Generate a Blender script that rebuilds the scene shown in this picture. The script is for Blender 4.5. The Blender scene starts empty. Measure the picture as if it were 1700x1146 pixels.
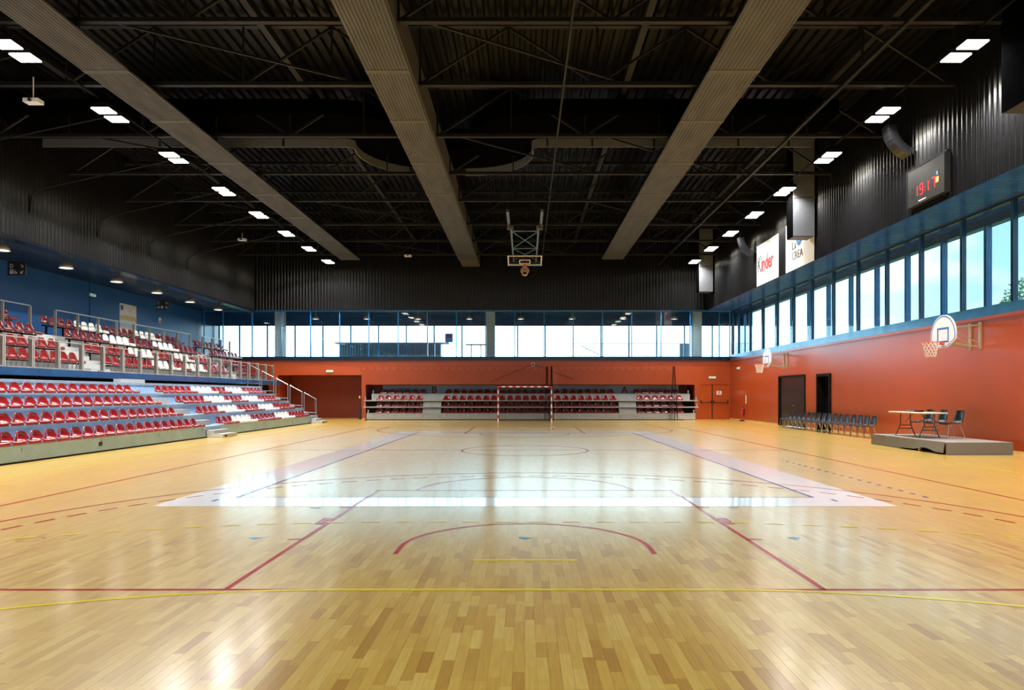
import bpy, math, random
from mathutils import Vector, Matrix
random.seed(7)
C = bpy.context.scene.collection
PI = math.pi
# ------------------------------------------------------------------ camera
scn = bpy.context.scene
F, CX, YH, CH = 1136.0, 871.3, 655.0, 1.6          # focal length px, vanishing point, eye height
cam_d = bpy.data.cameras.new('camera'); cam = bpy.data.objects.new('camera', cam_d); C.objects.link(cam)
cam.location = (0, 0, CH); cam.rotation_euler = (PI/2, 0, 0)
cam_d.sensor_width = 36; cam_d.lens = 36*F/1700
cam_d.shift_x = -(CX-850)/1700; cam_d.shift_y = (YH-573)/1700
cam_d.clip_start = .05; cam_d.clip_end = 600
scn.camera = cam
# ------------------------------------------------------------------ world, exposure
vs = scn.view_settings
vs.view_transform = 'Standard'; vs.look = 'None'; vs.gamma = 1; vs.use_curve_mapping = False
vs.exposure = 0.5
LAMP_W = 172.0       # watts of each floodlight
SKY_SUN, SKY_FAR = 5.0, 1.4    # sky strength towards the sun (beyond the end windows) and away from it
w = bpy.data.worlds.new('sky'); scn.world = w; w.use_nodes = True
nt = w.node_tree; nt.nodes.clear()
def N(t, typ, **kw):
    n = t.nodes.new(typ)
    for k, v in kw.items(): setattr(n, k, v)
    return n
tc = N(nt, 'ShaderNodeTexCoord'); sep = N(nt, 'ShaderNodeSeparateXYZ')
nt.links.new(tc.outputs['Generated'], sep.inputs[0])
ramp = N(nt, 'ShaderNodeValToRGB'); cr = ramp.color_ramp
cr.elements[0].position = 0; cr.elements[0].color = (.60, .84, 1.0, 1)
cr.elements[1].position = .45; cr.elements[1].color = (.24, .50, .74, 1)
e = cr.elements.new(.12); e.color = (.50, .74, .86, 1)
nt.links.new(sep.outputs[2], ramp.inputs[0])
mp = N(nt, 'ShaderNodeMapping'); mp.inputs['Scale'].default_value = (2.2, 2.2, 7)
nt.links.new(tc.outputs['Generated'], mp.inputs[0])
cn = N(nt, 'ShaderNodeTexNoise'); cn.inputs['Scale'].default_value = 2.1; cn.inputs['Detail'].default_value = 6
nt.links.new(mp.outputs[0], cn.inputs[0])
cr2 = N(nt, 'ShaderNodeValToRGB'); cr2.color_ramp.elements[0].position = .47; cr2.color_ramp.elements[1].position = .58
nt.links.new(cn.outputs[0], cr2.inputs[0])
mx = N(nt, 'ShaderNodeMix', data_type='RGBA'); mx.inputs[7].default_value = (.82, .94, 1.0, 1)
nt.links.new(cr2.outputs[0], mx.inputs[0]); nt.links.new(ramp.outputs[0], mx.inputs[6])
bg = N(nt, 'ShaderNodeBackground'); 
dt_ = N(nt, 'ShaderNodeVectorMath', operation='DOT_PRODUCT'); dt_.inputs[1].default_value = (-.10, .985, .14)
nt.links.new(tc.outputs['Generated'], dt_.inputs[0])
mrs = N(nt, 'ShaderNodeMapRange', interpolation_type='SMOOTHSTEP'); mrs.inputs[1].default_value = .76; mrs.inputs[2].default_value = .985
mrs.inputs[3].default_value = SKY_FAR; mrs.inputs[4].default_value = SKY_SUN
nt.links.new(dt_.outputs['Value'], mrs.inputs[0]); nt.links.new(mrs.outputs[0], bg.inputs[1])
nt.links.new(mx.outputs[2], bg.inputs[0])
wo = N(nt, 'ShaderNodeOutputWorld'); nt.links.new(bg.outputs[0], wo.inputs[0])

# ------------------------------------------------------------------ materials
M = {}
def mat(name, col, rough=.5, metal=0., var=.08, scale=6., coat=0., crough=.12, spec=.5, bump=0., emit=0., stretch=(1, 1, 1)):
    m = bpy.data.materials.new(name); m.use_nodes = True; t = m.node_tree
    b = t.nodes['Principled BSDF']
    tcn = N(t, 'ShaderNodeTexCoord'); mpn = N(t, 'ShaderNodeMapping'); mpn.inputs['Scale'].default_value = stretch
    no = N(t, 'ShaderNodeTexNoise'); no.inputs['Scale'].default_value = scale; no.inputs['Detail'].default_value = 4
    t.links.new(tcn.outputs['Object'], mpn.inputs[0]); t.links.new(mpn.outputs[0], no.inputs[0])
    r = N(t, 'ShaderNodeValToRGB'); el = r.color_ramp.elements
    el[0].position = .3; el[1].position = .7
    el[0].color = (*[max(0, c*(1-var)) for c in col], 1); el[1].color = (*[min(1, c*(1+var)) for c in col], 1)
    t.links.new(no.outputs[0], r.inputs[0]); t.links.new(r.outputs[0], b.inputs['Base Color'])
    b.inputs['Roughness'].default_value = rough; b.inputs['Metallic'].default_value = metal
    b.inputs['Specular IOR Level'].default_value = spec
    if coat: b.inputs['Coat Weight'].default_value = coat; b.inputs['Coat Roughness'].default_value = crough
    if bump:
        bn = N(t, 'ShaderNodeBump'); bn.inputs['Strength'].default_value = bump; bn.inputs['Distance'].default_value = .01
        t.links.new(no.outputs[0], bn.inputs['Height']); t.links.new(bn.outputs[0], b.inputs['Normal'])
    if emit:
        b.inputs['Emission Strength'].default_value = emit; t.links.new(r.outputs[0], b.inputs['Emission Color'])
    M[name] = m; return m
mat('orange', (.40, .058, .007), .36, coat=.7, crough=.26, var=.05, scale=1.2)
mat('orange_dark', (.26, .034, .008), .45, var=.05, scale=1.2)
mat('orange_door', (.40, .062, .006), .35, var=.04)
mat('black_clad', (.006, .0062, .007), .25, var=.25, scale=2, spec=.75)
mat('duct_black', (.0016, .0016, .0018), .8, var=.2, spec=.0)
mat('black_paint', (.006, .006, .0065), .6, var=.2, spec=.08)
mat('roof_deck', (.004, .004, .0045), .4, spec=.12, var=.25, scale=.5)
mat('steel_dark', (.011, .011, .0115), .5, var=.2, spec=.2)
mat('navy', (.014, .07, .18), .22, var=.15, scale=2, coat=.4)
mat('navy_dark', (.006, .014, .03), .25, var=.15, scale=2, coat=.3)
mat('frame_blue', (.025, .20, .50), .22, var=.12, scale=3, coat=.5)
mat('sill_blue', (.05, .24, .48), .25, var=.25, scale=1.5, coat=.4, metal=.2)
mat('soffit_blue', (.014, .075, .34), .25, var=.2, scale=2, coat=.5)
mat('wall_blue', (.008, .085, .27), .4, var=.08, scale=1.0)
mat('panel_grey', (.072, .074, .083), .5, spec=.3, var=.25, scale=3, stretch=(1, .3, 1))
mat('duct_grey', (.16, .17, .19), .45, metal=.3, var=.12, scale=5, stretch=(1, 1, 6))
mat('duct_band', (.085, .08, .077), .5, spec=.3, var=.1)
mat('alu', (.37, .49, .62), .36, metal=.4, var=.12, scale=4)
mat('alu_face', (.31, .48, .70), .38, metal=.1, var=.10, scale=3)
mat('step_grey', (.46, .47, .45), .45, metal=.2, var=.1)
mat('rail_metal', (.36, .37, .37), .35, metal=.8, var=.08)
mat('fence_metal', (.30, .28, .25), .45, metal=.6, var=.12)
mat('fence_white', (.42, .41, .38), .5, var=.05)
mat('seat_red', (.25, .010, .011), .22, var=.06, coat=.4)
mat('seat_maroon', (.13, .006, .008), .22, var=.08, coat=.4)  # upper gallery seat colour; also serves as painted shade on the end stand
mat('seat_white', (.80, .78, .72), .28, var=.03, coat=.3)
mat('concrete', (.52, .54, .53), .7, var=.12, scale=4)
mat('concrete_column', (.42, .47, .50), .6, var=.08, scale=4)
mat('black_plastic', (.010, .010, .011), .3, var=.2, spec=.4)
mat('hoop_frame', (.16, .28, .45), .4, var=.1)
mat('rubber', (.01, .01, .01), .6)
mat('chrome', (.75, .75, .76), .15, metal=1, var=.03)
mat('door_black', (.018, .012, .012), .3, var=.25, scale=2, stretch=(1, 1, .2), coat=.3)
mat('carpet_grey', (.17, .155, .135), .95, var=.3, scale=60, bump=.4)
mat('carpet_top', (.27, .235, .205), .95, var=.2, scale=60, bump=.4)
mat('plywood', (.62, .42, .16), .6, var=.15, scale=8)
mat('table_top', (.60, .55, .44), .4, var=.05)
mat('table_leg', (.10, .10, .09), .4, metal=.5)
mat('white_board', (.80, .82, .84), .25, var=.02)
mat('white_print', (.78, .77, .75), .55, var=.04, scale=2)
mat('blue_paint', (.03, .12, .50), .3)
mat('red_paint', (.55, .06, .03), .35)
mat('hoop_orange', (.70, .12, .02), .35)
mat('net_white', (.80, .78, .70), .7)
mat('net_black', (.01, .01, .01), .8)
mat('cream_paint', (.42, .36, .25), .45)
mat('print_black', (.01, .01, .01), .6)
mat('print_red', (.33, .012, .008), .6)
mat('print_blue', (.02, .12, .55), .5)
mat('print_green', (.10, .40, .08), .5)
mat('print_orange', (.75, .25, .02), .5)
mat('brown_print', (.10, .035, .02), .6)
mat('score_face', (.016, .0155, .014), .38, var=.2, spec=.3)
mat('score_dim', (.02, .019, .018), .4)
mat('led_red', (1, .01, .015), .4, emit=1.0, var=.01)
mat('lamp_shell', (.42, .41, .37), .35, metal=.4, var=.05)
mat('lamp_glow', (1, .97, .88), .4, emit=3.2, var=.01)
mat('flood_glow', (1, .93, .76), .4, emit=9, var=.01)
mat('extinguisher_red', (.5, .02, .02), .3)
mat('exit_green', (.25, .55, .40), .4, emit=.35, var=.3, scale=12)
mat('paint_red', (.50, .035, .03), .16, var=.10, scale=4)
mat('paint_yellow', (.90, .70, .04), .16, var=.08, scale=4)
mat('paint_blue', (.02, .10, .50), .16, var=.08, scale=4)
mat('tape_blue', (.02, .30, .70), .3)
mat('paint_white', (.88, .88, .88), .09, var=.03, scale=3)
mat('brass_ring', (.25, .22, .16), .3, metal=.8)
mat('poster', (.72, .74, .70), .5, var=.12, scale=3)
mat('poster_gold', (.65, .50, .22), .5, var=.2)
mat('bark', (.12, .08, .05), .9, var=.3)
mat('leaf', (.16, .34, .09), .6, var=.4, scale=3)
mat('grass', (.10, .16, .05), .9, var=.3, scale=.5)
mat('terrace', (.45, .45, .43), .8, var=.1)
mat('outdoor_metal', (.30, .36, .38), .4, metal=.5, var=.1)
mat('pale_green_metal', (.34, .42, .38), .5, var=.05)
mat('yellow_plastic', (.8, .6, .03), .4)

def glass_mat(name, tint):
    m = bpy.data.materials.new(name); m.use_nodes = True; t = m.node_tree; t.nodes.clear()
    tr = N(t, 'ShaderNodeBsdfTransparent'); tr.inputs[0].default_value = (*tint, 1)
    gl = N(t, 'ShaderNodeBsdfGlossy'); gl.inputs['Roughness'].default_value = .02
    lw = N(t, 'ShaderNodeLayerWeight'); lw.inputs[0].default_value = .5
    p = N(t, 'ShaderNodeMath', operation='POWER'); p.inputs[1].default_value = 5
    t.links.new(lw.outputs['Facing'], p.inputs[0])
    a = N(t, 'ShaderNodeMath', operation='MULTIPLY_ADD'); a.inputs[1].default_value = .6; a.inputs[2].default_value = .045
    t.links.new(p.outputs[0], a.inputs[0])
    ms = N(t, 'ShaderNodeMixShader'); t.links.new(a.outputs[0], ms.inputs[0])
    t.links.new(tr.outputs[0], ms.inputs[1]); t.links.new(gl.outputs[0], ms.inputs[2])
    o = N(t, 'ShaderNodeOutputMaterial'); t.links.new(ms.outputs[0], o.inputs[0])
    M[name] = m
glass_mat('glass', (.90, .965, .98))
glass_mat('board_glass', (.75, .78, .80))
def net_mat(name, fac, col):
    m = bpy.data.materials.new(name); m.use_nodes = True; t = m.node_tree; t.nodes.clear()
    tr = N(t, 'ShaderNodeBsdfTransparent'); df = N(t, 'ShaderNodeBsdfDiffuse'); df.inputs[0].default_value = (*col, 1)
    no = N(t, 'ShaderNodeTexNoise'); no.inputs['Scale'].default_value = 3
    mr = N(t, 'ShaderNodeMapRange'); mr.inputs[3].default_value = fac*.8; mr.inputs[4].default_value = fac*1.2
    t.links.new(no.outputs[0], mr.inputs[0])
    ms = N(t, 'ShaderNodeMixShader'); t.links.new(mr.outputs[0], ms.inputs[0])
    t.links.new(tr.outputs[0], ms.inputs[1]); t.links.new(df.outputs[0], ms.inputs[2])
    o = N(t, 'ShaderNodeOutputMaterial'); t.links.new(ms.outputs[0], o.inputs[0]); M[name] = m
net_mat('netting', .15, (.02, .01, .01))
net_mat('netting_dense', .40, (.015, .012, .012))

def wood_mat(name, mode):
    """mode 'object': one tone per object, 'island': per loose plank, 'field': staves from coordinates"""
    m = bpy.data.materials.new(name); m.use_nodes = True; t = m.node_tree; b = t.nodes['Principled BSDF']
    geo = N(t, 'ShaderNodeNewGeometry'); L = t.links.new
    sp = N(t, 'ShaderNodeSeparateXYZ'); L(geo.outputs['Position'], sp.inputs[0])
    def mth(op, a, bb=None):
        n = N(t, 'ShaderNodeMath', operation=op)
        for i, v in enumerate((a, bb)):
            if v is None: continue
            if isinstance(v, (int, float)): n.inputs[i].default_value = v
            else: L(v, n.inputs[i])
        return n.outputs[0]
    row = mth('FLOOR', mth('DIVIDE', sp.outputs[0], .07))
    if mode == 'object':
        rnd = N(t, 'ShaderNodeObjectInfo').outputs['Random']
    elif mode == 'island':
        rnd = mth('ADD', mth('MULTIPLY', geo.outputs['Random Per Island'], .9), .05)
    else:
        wn = N(t, 'ShaderNodeTexWhiteNoise', noise_dimensions='1D'); L(row, wn.inputs['W'])
        idx = mth('FLOOR', mth('DIVIDE', mth('ADD', sp.outputs[1], mth('MULTIPLY', wn.outputs[0], 3.0)), .42))
        w2 = N(t, 'ShaderNodeTexWhiteNoise', noise_dimensions='2D')
        cmb = N(t, 'ShaderNodeCombineXYZ'); L(row, cmb.inputs[0]); L(idx, cmb.inputs[1]); L(cmb.outputs[0], w2.inputs['Vector'])
        rnd = mth('ADD', mth('MULTIPLY', w2.outputs[0], .5), .28)
    r = N(t, 'ShaderNodeValToRGB'); el = r.color_ramp.elements
    el[0].position = 0; el[0].color = (.53, .28, .045, 1)
    el[1].position = 1; el[1].color = (.82, .585, .145, 1)
    for p_, c_ in ((.13, (.64, .385, .068)), (.30, (.70, .435, .080)), (.7, (.77, .505, .10))):
        e_ = el.new(p_); e_.color = (*c_, 1)
    L(rnd, r.inputs[0])
    mp_ = N(t, 'ShaderNodeMapping'); mp_.inputs['Scale'].default_value = (60, 4, 1); L(geo.outputs['Position'], mp_.inputs[0])
    no = N(t, 'ShaderNodeTexNoise'); no.inputs['Scale'].default_value = 1; no.inputs['Detail'].default_value = 5; L(mp_.outputs[0], no.inputs[0])
    mr = N(t, 'ShaderNodeMapRange'); mr.inputs[1].default_value = .25; mr.inputs[2].default_value = .75
    mr.inputs[3].default_value = .86; mr.inputs[4].default_value = 1.1; L(no.outputs[0], mr.inputs[0])
    mm = N(t, 'ShaderNodeMix', data_type='RGBA', blend_type='MULTIPLY'); mm.inputs[0].default_value = 1
    L(r.outputs[0], mm.inputs[6]); L(mr.outputs[0], mm.inputs[7]); L(mm.outputs[2], b.inputs['Base Color'])
    rr = N(t, 'ShaderNodeTexNoise'); rr.inputs['Scale'].default_value = .8; L(geo.outputs['Position'], rr.inputs[0])
    rm = N(t, 'ShaderNodeMapRange'); rm.inputs[3].default_value = .13; rm.inputs[4].default_value = .21; L(rr.outputs[0], rm.inputs[0])
    L(rm.outputs[0], b.inputs['Roughness']); b.inputs['Coat Weight'].default_value = .68; b.inputs['Coat Roughness'].default_value = .285; b.inputs['Specular IOR Level'].default_value = .6
    M[name] = m
wood_mat('wood_object', 'object'); wood_mat('wood_island', 'island'); wood_mat('wood_field', 'field')

# ------------------------------------------------------------------ mesh helpers
class MB:
    def __init__(s): s.v = []; s.f = []
    def quad(s, a, b, c, d):
        n = len(s.v); s.v += [tuple(a), tuple(b), tuple(c), tuple(d)]; s.f.append((n, n+1, n+2, n+3)); return s
    def box(s, x0, x1, y0, y1, z0, z1):
        n = len(s.v)
        s.v += [(x0,y0,z0),(x1,y0,z0),(x1,y1,z0),(x0,y1,z0),(x0,y0,z1),(x1,y0,z1),(x1,y1,z1),(x0,y1,z1)]
        s.f += [(n,n+3,n+2,n+1),(n+4,n+5,n+6,n+7),(n,n+1,n+5,n+4),(n+1,n+2,n+6,n+5),(n+2,n+3,n+7,n+6),(n+3,n,n+4,n+7)]
        return s
    def tube(s, p, q, r, n=6, r2=None, caps=True):
        p = Vector(p); q = Vector(q); d = (q-p)
        if d.length < 1e-9: return s
        d.normalize(); a = Vector((0, 0, 1)) if abs(d.z) < .9 else Vector((1, 0, 0))
        u = d.cross(a).normalized(); v = d.cross(u).normalized(); r2 = r if r2 is None else r2
        k = len(s.v)
        for i in range(n):
            t = 2*PI*(i+.5)/n; o = u*math.cos(t)+v*math.sin(t)
            s.v.append(tuple(p+o*r)); s.v.append(tuple(q+o*r2))
        for i in range(n):
            j = (i+1) % n; s.f.append((k+2*i, k+2*j, k+2*j+1, k+2*i+1))
        if caps:
            s.f.append(tuple(k+2*i for i in reversed(range(n)))); s.f.append(tuple(k+2*i+1 for i in range(n)))
        return s
    def path(s, pts, r, n=6):
        for a, b in zip(pts[:-1], pts[1:]): s.tube(a, b, r, n)
        return s
    def bar(s, p, q, w, h):
        """rectangular bar, w across, h in the up direction"""
        p = Vector(p); q = Vector(q); d = (q-p).normalized(); a = Vector((0, 0, 1)) if abs(d.z) < .95 else Vector((0, 1, 0))
        u = d.cross(a).normalized()*w/2; v = u.cross(d).normalized()*h/2; k = len(s.v)
        for c in (p, q):
            for su, sv in ((-1,-1),(1,-1),(1,1),(-1,1)): s.v.append(tuple(c+u*su+v*sv))
        s.f += [(k,k+1,k+2,k+3),(k+7,k+6,k+5,k+4)]+[(k+i,k+4+i,k+4+(i+1)%4,k+(i+1)%4) for i in range(4)]
        return s
    def prism(s, poly, axis, a0, a1):
        """poly 2D in the two other axes, extruded along axis (0,1,2)"""
        n = len(poly); k = len(s.v)
        def P(uv, a):
            l = list(uv); l.insert(axis, a); return tuple(l)
        s.v += [P(p, a0) for p in poly]+[P(p, a1) for p in poly]
        s.f += [tuple(range(k+n-1, k-1, -1)), tuple(range(k+n, k+2*n))]
        s.f += [(k+i, k+(i+1) % n, k+n+(i+1) % n, k+n+i) for i in range(n)]
        return s
    def lathe(s, prof, c, n=16):
        k = len(s.v); m = len(prof)
        for i in range(n):
            t = 2*PI*i/n
            for r, z in prof: s.v.append((c[0]+r*math.cos(t), c[1]+r*math.sin(t), c[2]+z))
        for i in range(n):
            j = (i+1) % n
            for q in range(m-1): s.f.append((k+i*m+q, k+j*m+q, k+j*m+q+1, k+i*m+q+1))
        return s
    def mesh(s, name):
        me = bpy.data.meshes.new(name); me.from_pydata(s.v, [], s.f); me.validate(); me.update(); return me
    def build(s, name, m, parent=None, smooth=False, loc=None, rz=0):
        me = s.mesh(name); me.materials.append(M[m])
        if smooth:
            for p in me.polygons: p.use_smooth = True
        return link(name, me, parent, loc, rz)
def link(name, me, parent=None, loc=None, rz=0):
    o = bpy.data.objects.new(name, me); C.objects.link(o)
    if parent: o.parent = parent
    if loc is not None: o.location = loc
    if rz: o.rotation_euler = (0, 0, rz)
    return o
def tag(o, label=None, cat=None, group=None, kind=None):
    if label: o['label'] = label
    if cat: o['category'] = cat
    if group: o['group'] = group
    if kind: o['kind'] = kind
    return o
def thing(name, label, cat, loc=(0, 0, 0), rz=0, group=None):
    o = bpy.data.objects.new(name, None); C.objects.link(o); o.location = loc; o.rotation_euler = (0, 0, rz)
    o.empty_display_size = .1
    return tag(o, label, cat, group)
def struct(o, label=None):
    o['kind'] = 'structure'
    if label: o['label'] = label
    return o
def setting(name, label):
    o = bpy.data.objects.new(name, None); C.objects.link(o); return struct(o, label)
def copy_tree(o, loc=None, rz=None, parent=None):
    c = o.copy(); C.objects.link(c)
    if parent: c.parent = parent
    if loc is not None: c.location = loc
    if rz is not None: c.rotation_euler = (0, 0, rz)
    for ch in list(o.children): copy_tree(ch, parent=c)
    return c
def shadesmooth(o):
    for p in o.data.polygons: p.use_smooth = True
    return o
def corr(pitch, depth, a0, a1, place, rnd_=False):
    """trapezoid corrugated sheet: place(a, d, e) gives the point; e = 0/1 the two ends of a rib"""
    m = MB(); prof = []; a = a0; n = int(round((a1-a0)/pitch))
    for i in range(n):
        b = a0+i*pitch
        if rnd_:
            prof += [(b+pitch*j/8, depth*(.5-.5*math.cos(2*PI*j/8))) for j in range(8)]; continue
        prof += [(b, 0), (b+pitch*.30, 0), (b+pitch*.45, depth), (b+pitch*.85, depth)]
    prof.append((a0+n*pitch, 0))
    for a, d in prof: m.v += [place(a, d, 0), place(a, d, 1)]
    for i in range(len(prof)-1): m.f.append((2*i, 2*i+2, 2*i+3, 2*i+1))
    return m
def text_obj(txt, size, m, parent, loc, rot, extr=.006, name='lettering', align='CENTER', sx=1.0, bold=0.0):
    cu = bpy.data.curves.new(name, 'FONT'); cu.body = txt; cu.size = size; cu.extrude = extr; cu.align_x = align
    cu.offset = bold; cu.resolution_u = 3
    to = bpy.data.objects.new('tmp', cu); C.objects.link(to)
    dg = bpy.context.evaluated_depsgraph_get(); dg.update()
    me = bpy.data.meshes.new_from_object(to.evaluated_get(dg)); bpy.data.objects.remove(to); bpy.data.curves.remove(cu)
    me.materials.clear(); me.materials.append(M[m])
    o = link(name, me, parent); o.location = loc; o.rotation_euler = rot; o.scale = (sx, 1, 1); return o

# ------------------------------------------------------------------ the room
XR, XRU, YF = 13.25, 11.7, 44.2            # right wall, cladding above the right windows, far wall
XLU, XLB = -17.4, -21.0                    # cladding above the gallery, blue gallery wall
Y0 = -6.0                                  # wall behind the camera
ZS = 7.0                                   # soffit over the windows
ZR = 11.9                                  # underside of the roof
floor = struct(MB().box(-22, 14.6, Y0-.3, 48, -.3, -.002).build('floor', 'wood_field'), 'varnished wooden strip floor of the sports hall')
struct(MB().box(-160, 200, -120, 260, -.6, -.31).build('ground', 'grass'), 'ground outside the hall')
# right wall, orange, two door openings
D1, D2 = (32.3, 35.7, 2.55), (29.6, 31.0, 2.52)
m = MB()
m.box(XR, XR+.4, Y0, D2[0], 0, 3.84).box(XR, XR+.4, D2[1], D1[0], 0, 3.84).box(XR, XR+.4, D1[1], 44.6, 0, 3.84)
m.box(XR, XR+.4, D2[0], D2[1], D2[2], 3.84).box(XR, XR+.4, D1[0], D1[1], D1[2], 3.84)
m.box(XR-.05, XR, Y0, YF, 3.74, 3.84)
wr = struct(m.build('wall_right', 'orange'), 'glossy orange wall under the long window band')
m = MB()
for a, b in ((Y0, D2[0]), (D2[1], D1[0]), (D1[1], YF)): m.box(XR-.02, XR, a, b, 0, .07)
struct(m.build('baseboard_right', 'plywood'), 'pale wooden skirting along the orange wall')
# black doors
dr = setting('door_2', 'wide black double door in the orange wall behind the chairs')
m = MB(); y0, y1, z1 = D1
m.box(XR-.04, XR+.12, y0, y0+.1, 0, z1).box(XR-.04, XR+.12, y1-.1, y1, 0, z1).box(XR-.04, XR+.12, y0+.1, y1-.1, z1-.09, z1)
m.build('door_frame', 'black_paint', dr)
for a, b in ((y0+.1, (y0+y1)/2-.005), ((y0+y1)/2+.005, y1-.1)):
    lf = MB().box(XR+.04, XR+.10, a, b, .01, z1-.09).build('door_leaf', 'door_black', dr)
MB().tube((XR+.02, (y0+y1)/2-.12, 1.05), (XR+.02, (y0+y1)/2-.26, 1.05), .012).tube((XR+.02, (y0+y1)/2-.12, 1.05), (XR+.05, (y0+y1)/2-.12, 1.05), .012).build('handle', 'chrome', dr)
dr = setting('door_3', 'narrow black doorway standing in shadow in the orange wall'); y0, y1, z1 = D2
m = MB()
m.box(XR-.06, XR+.3, y0, y0+.12, 0, z1).box(XR-.06, XR+.3, y1-.12, y1, 0, z1).box(XR-.06, XR+.3, y0+.12, y1-.12, z1-.12, z1)
m.build('door_frame', 'black_paint', dr)
MB().box(XR+.3, XR+.36, y0+.12, y1-.12, .01, z1-.12).build('door_leaf', 'black_paint', dr)
# far wall: recess on the left, niche for the stand, double door on the right
RX0, RX1, NX0, NX1, DX0, DX1 = -15.95, -10.55, -10.28, 10.97, 11.27, 13.2
m = MB(); yb = YF+.3
m.box(XLB, RX0, YF, yb, 0, 3.78)
m.box(RX0, RX1, YF, yb, 2.85, 3.78)
m.box(RX1, NX0, YF, yb, 0, 3.78)
m.box(NX0, NX1, YF, yb, 2.23, 3.78)
m.box(NX1, DX0, YF, yb, 0, 3.78).box(DX0, XR, YF, yb, 2.3, 3.78)
m.box(DX1, XR, YF, yb, 0, 2.3)
wf = struct(m.build('wall_far', 'orange'), 'orange end wall below the window band')
m = MB()
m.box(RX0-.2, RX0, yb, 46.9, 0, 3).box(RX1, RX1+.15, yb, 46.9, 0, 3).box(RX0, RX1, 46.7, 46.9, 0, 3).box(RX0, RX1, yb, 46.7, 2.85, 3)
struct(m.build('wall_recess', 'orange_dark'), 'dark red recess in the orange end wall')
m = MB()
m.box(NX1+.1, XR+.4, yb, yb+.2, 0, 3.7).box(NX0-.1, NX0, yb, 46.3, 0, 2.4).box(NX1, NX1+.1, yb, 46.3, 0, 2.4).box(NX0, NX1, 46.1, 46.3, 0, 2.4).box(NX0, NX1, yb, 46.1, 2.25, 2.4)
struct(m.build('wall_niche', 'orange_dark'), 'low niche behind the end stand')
dr = setting('door_1', 'orange double door with black panic bars in the end wall'); xm = DX0+.84
m = MB(); m.box(DX0, DX0+.05, YF-.02, YF+.1, 0, 2.3).box(DX1-.05, DX1, YF-.02, YF+.1, 0, 2.3).box(DX0+.05, DX1-.05, YF-.02, YF+.1, 2.25, 2.3)
m.build('door_frame', 'orange', dr)
for a, b in ((DX0+.05, xm-.03), (xm+.03, DX1-.05)):
    lf = MB().box(a, b, YF+.02, YF+.08, .01, 2.25).build('door_leaf', 'orange_door', dr)
    MB().bar((a+.04, YF-.06, 1.07), (b-.04, YF-.06, 1.07), .035, .04).box(a+.02, a+.08, YF-.09, YF+.02, 1.05, 1.20).box(b-.08, b-.02, YF-.09, YF+.02, 1.05, 1.20).build('panic_bar', 'black_plastic', lf)
MB().box(xm-.03, xm+.03, YF+.015, YF+.08, .01, 2.25).build('door_seam', 'black_plastic', dr)
m = MB().box(XLB, RX0, YF-.015, YF, 0, .05).box(RX1, NX0, YF-.015, YF, 0, .05)
struct(m.build('baseboard_far', 'plywood'), 'pale skirting of the end wall')
# navy sills
struct(MB().box(XLB, XR+.2, YF-.12, YF+2.6, 3.78, 4.04).build('trim_1', 'navy_dark'), 'dark navy sill under the end windows')
struct(MB().box(XR-.02, XR+1.1, Y0, YF-.12, 3.84, 4.13).build('trim_2', 'sill_blue'), 'blue painted sill under the long side windows')
# cladding above the windows
struct(corr(.2, .065, Y0, YF, lambda a, d, e: (XRU+.05-d, a, ZS if e else ZR), True).build('wall_right_upper', 'black_clad', smooth=True), 'black corrugated cladding above the side windows')
struct(corr(.2, .065, XLU, XRU, lambda a, d, e: (a, YF-.05-d, ZR if e else ZS+.05), True).build('wall_far_upper', 'black_clad', smooth=True), 'black corrugated cladding above the end windows')
struct(corr(.2, .065, Y0, YF, lambda a, d, e: (XLU-.05+d, a, ZR if e else ZS), True).build('wall_left_upper', 'black_clad', smooth=True), 'black corrugated cladding above the gallery')
m = MB().box(XRU+.06, XRU+.3, Y0, YF, ZS+.02, 12).box(XLU-.3, XLU-.06, Y0, YF, ZS+.02, 12).box(XLB, XRU+3, YF-.04, YF+.3, ZS+.06, 12)
struct(m.build('wall_backing', 'black_paint'), 'black backing behind the corrugated cladding')
# soffits
struct(corr(.12, .012, Y0, YF-.05, lambda a, d, e: (XRU+(0 if e else 2.7), a, ZS+.012-d)).build('ceiling_soffit_right', 'soffit_blue'), 'blue slatted soffit over the side windows')
struct(corr(.12, .012, Y0, YF-.05, lambda a, d, e: (XLB if e else XLU, a, ZS+.012-d)).build('ceiling_soffit_left', 'navy_dark'), 'dark soffit over the gallery')
struct(MB().box(XLU-.05, XLU+.01, Y0, YF, ZS-.10, ZS).box(XLU-.5, XLU-.05, Y0, YF, ZS-.10, ZS-.02).build('trim_3', 'navy_dark'), 'blue edge beam under the gallery cladding')
struct(MB().box(XLB, XR+1.2, YF-.04, YF+2.6, ZS+.03, ZS+.3).build('ceiling_soffit_far', 'navy'), 'navy ceiling between the two end glazings')
# blue gallery wall and closing walls
struct(MB().box(XLB-.3, XLB, Y0, YF+.2, 0, 12).build('wall_left', 'wall_blue'), 'blue wall at the back of the gallery')
m = MB()
for y in (9.2, 18.4, 26.0, 33.0): m.box(XLB, XLB+.012, y, y+.03, 3.9, ZS)
struct(m.build('trim_4', 'black_paint'), 'thin dark joint of the blue gallery wall')
struct(MB().box(-21.3, 15, Y0-.3, Y0, 0, 4.0).box(-21.3, 15, Y0-.3, Y0, 7.05, 12.2).build('wall_near', 'orange'), 'wall behind the camera')
wn = setting('window_added', 'added unseen glass band behind the camera that brightens the floor'); xs_ = [-21.2+1.9*i for i in range(20)]  # added out of view, lets in daylight for the foreground floor
for x in xs_: MB().box(x-.05, x+.05, Y0-.2, Y0-.08, 4.0, 7.05).build('mullion', 'frame_blue', wn)
for a, b in zip(xs_[:-1], xs_[1:]): MB().box(a+.05, b-.05, Y0-.15, Y0-.138, 4.0, 7.05).build('pane', 'glass', wn)
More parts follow.
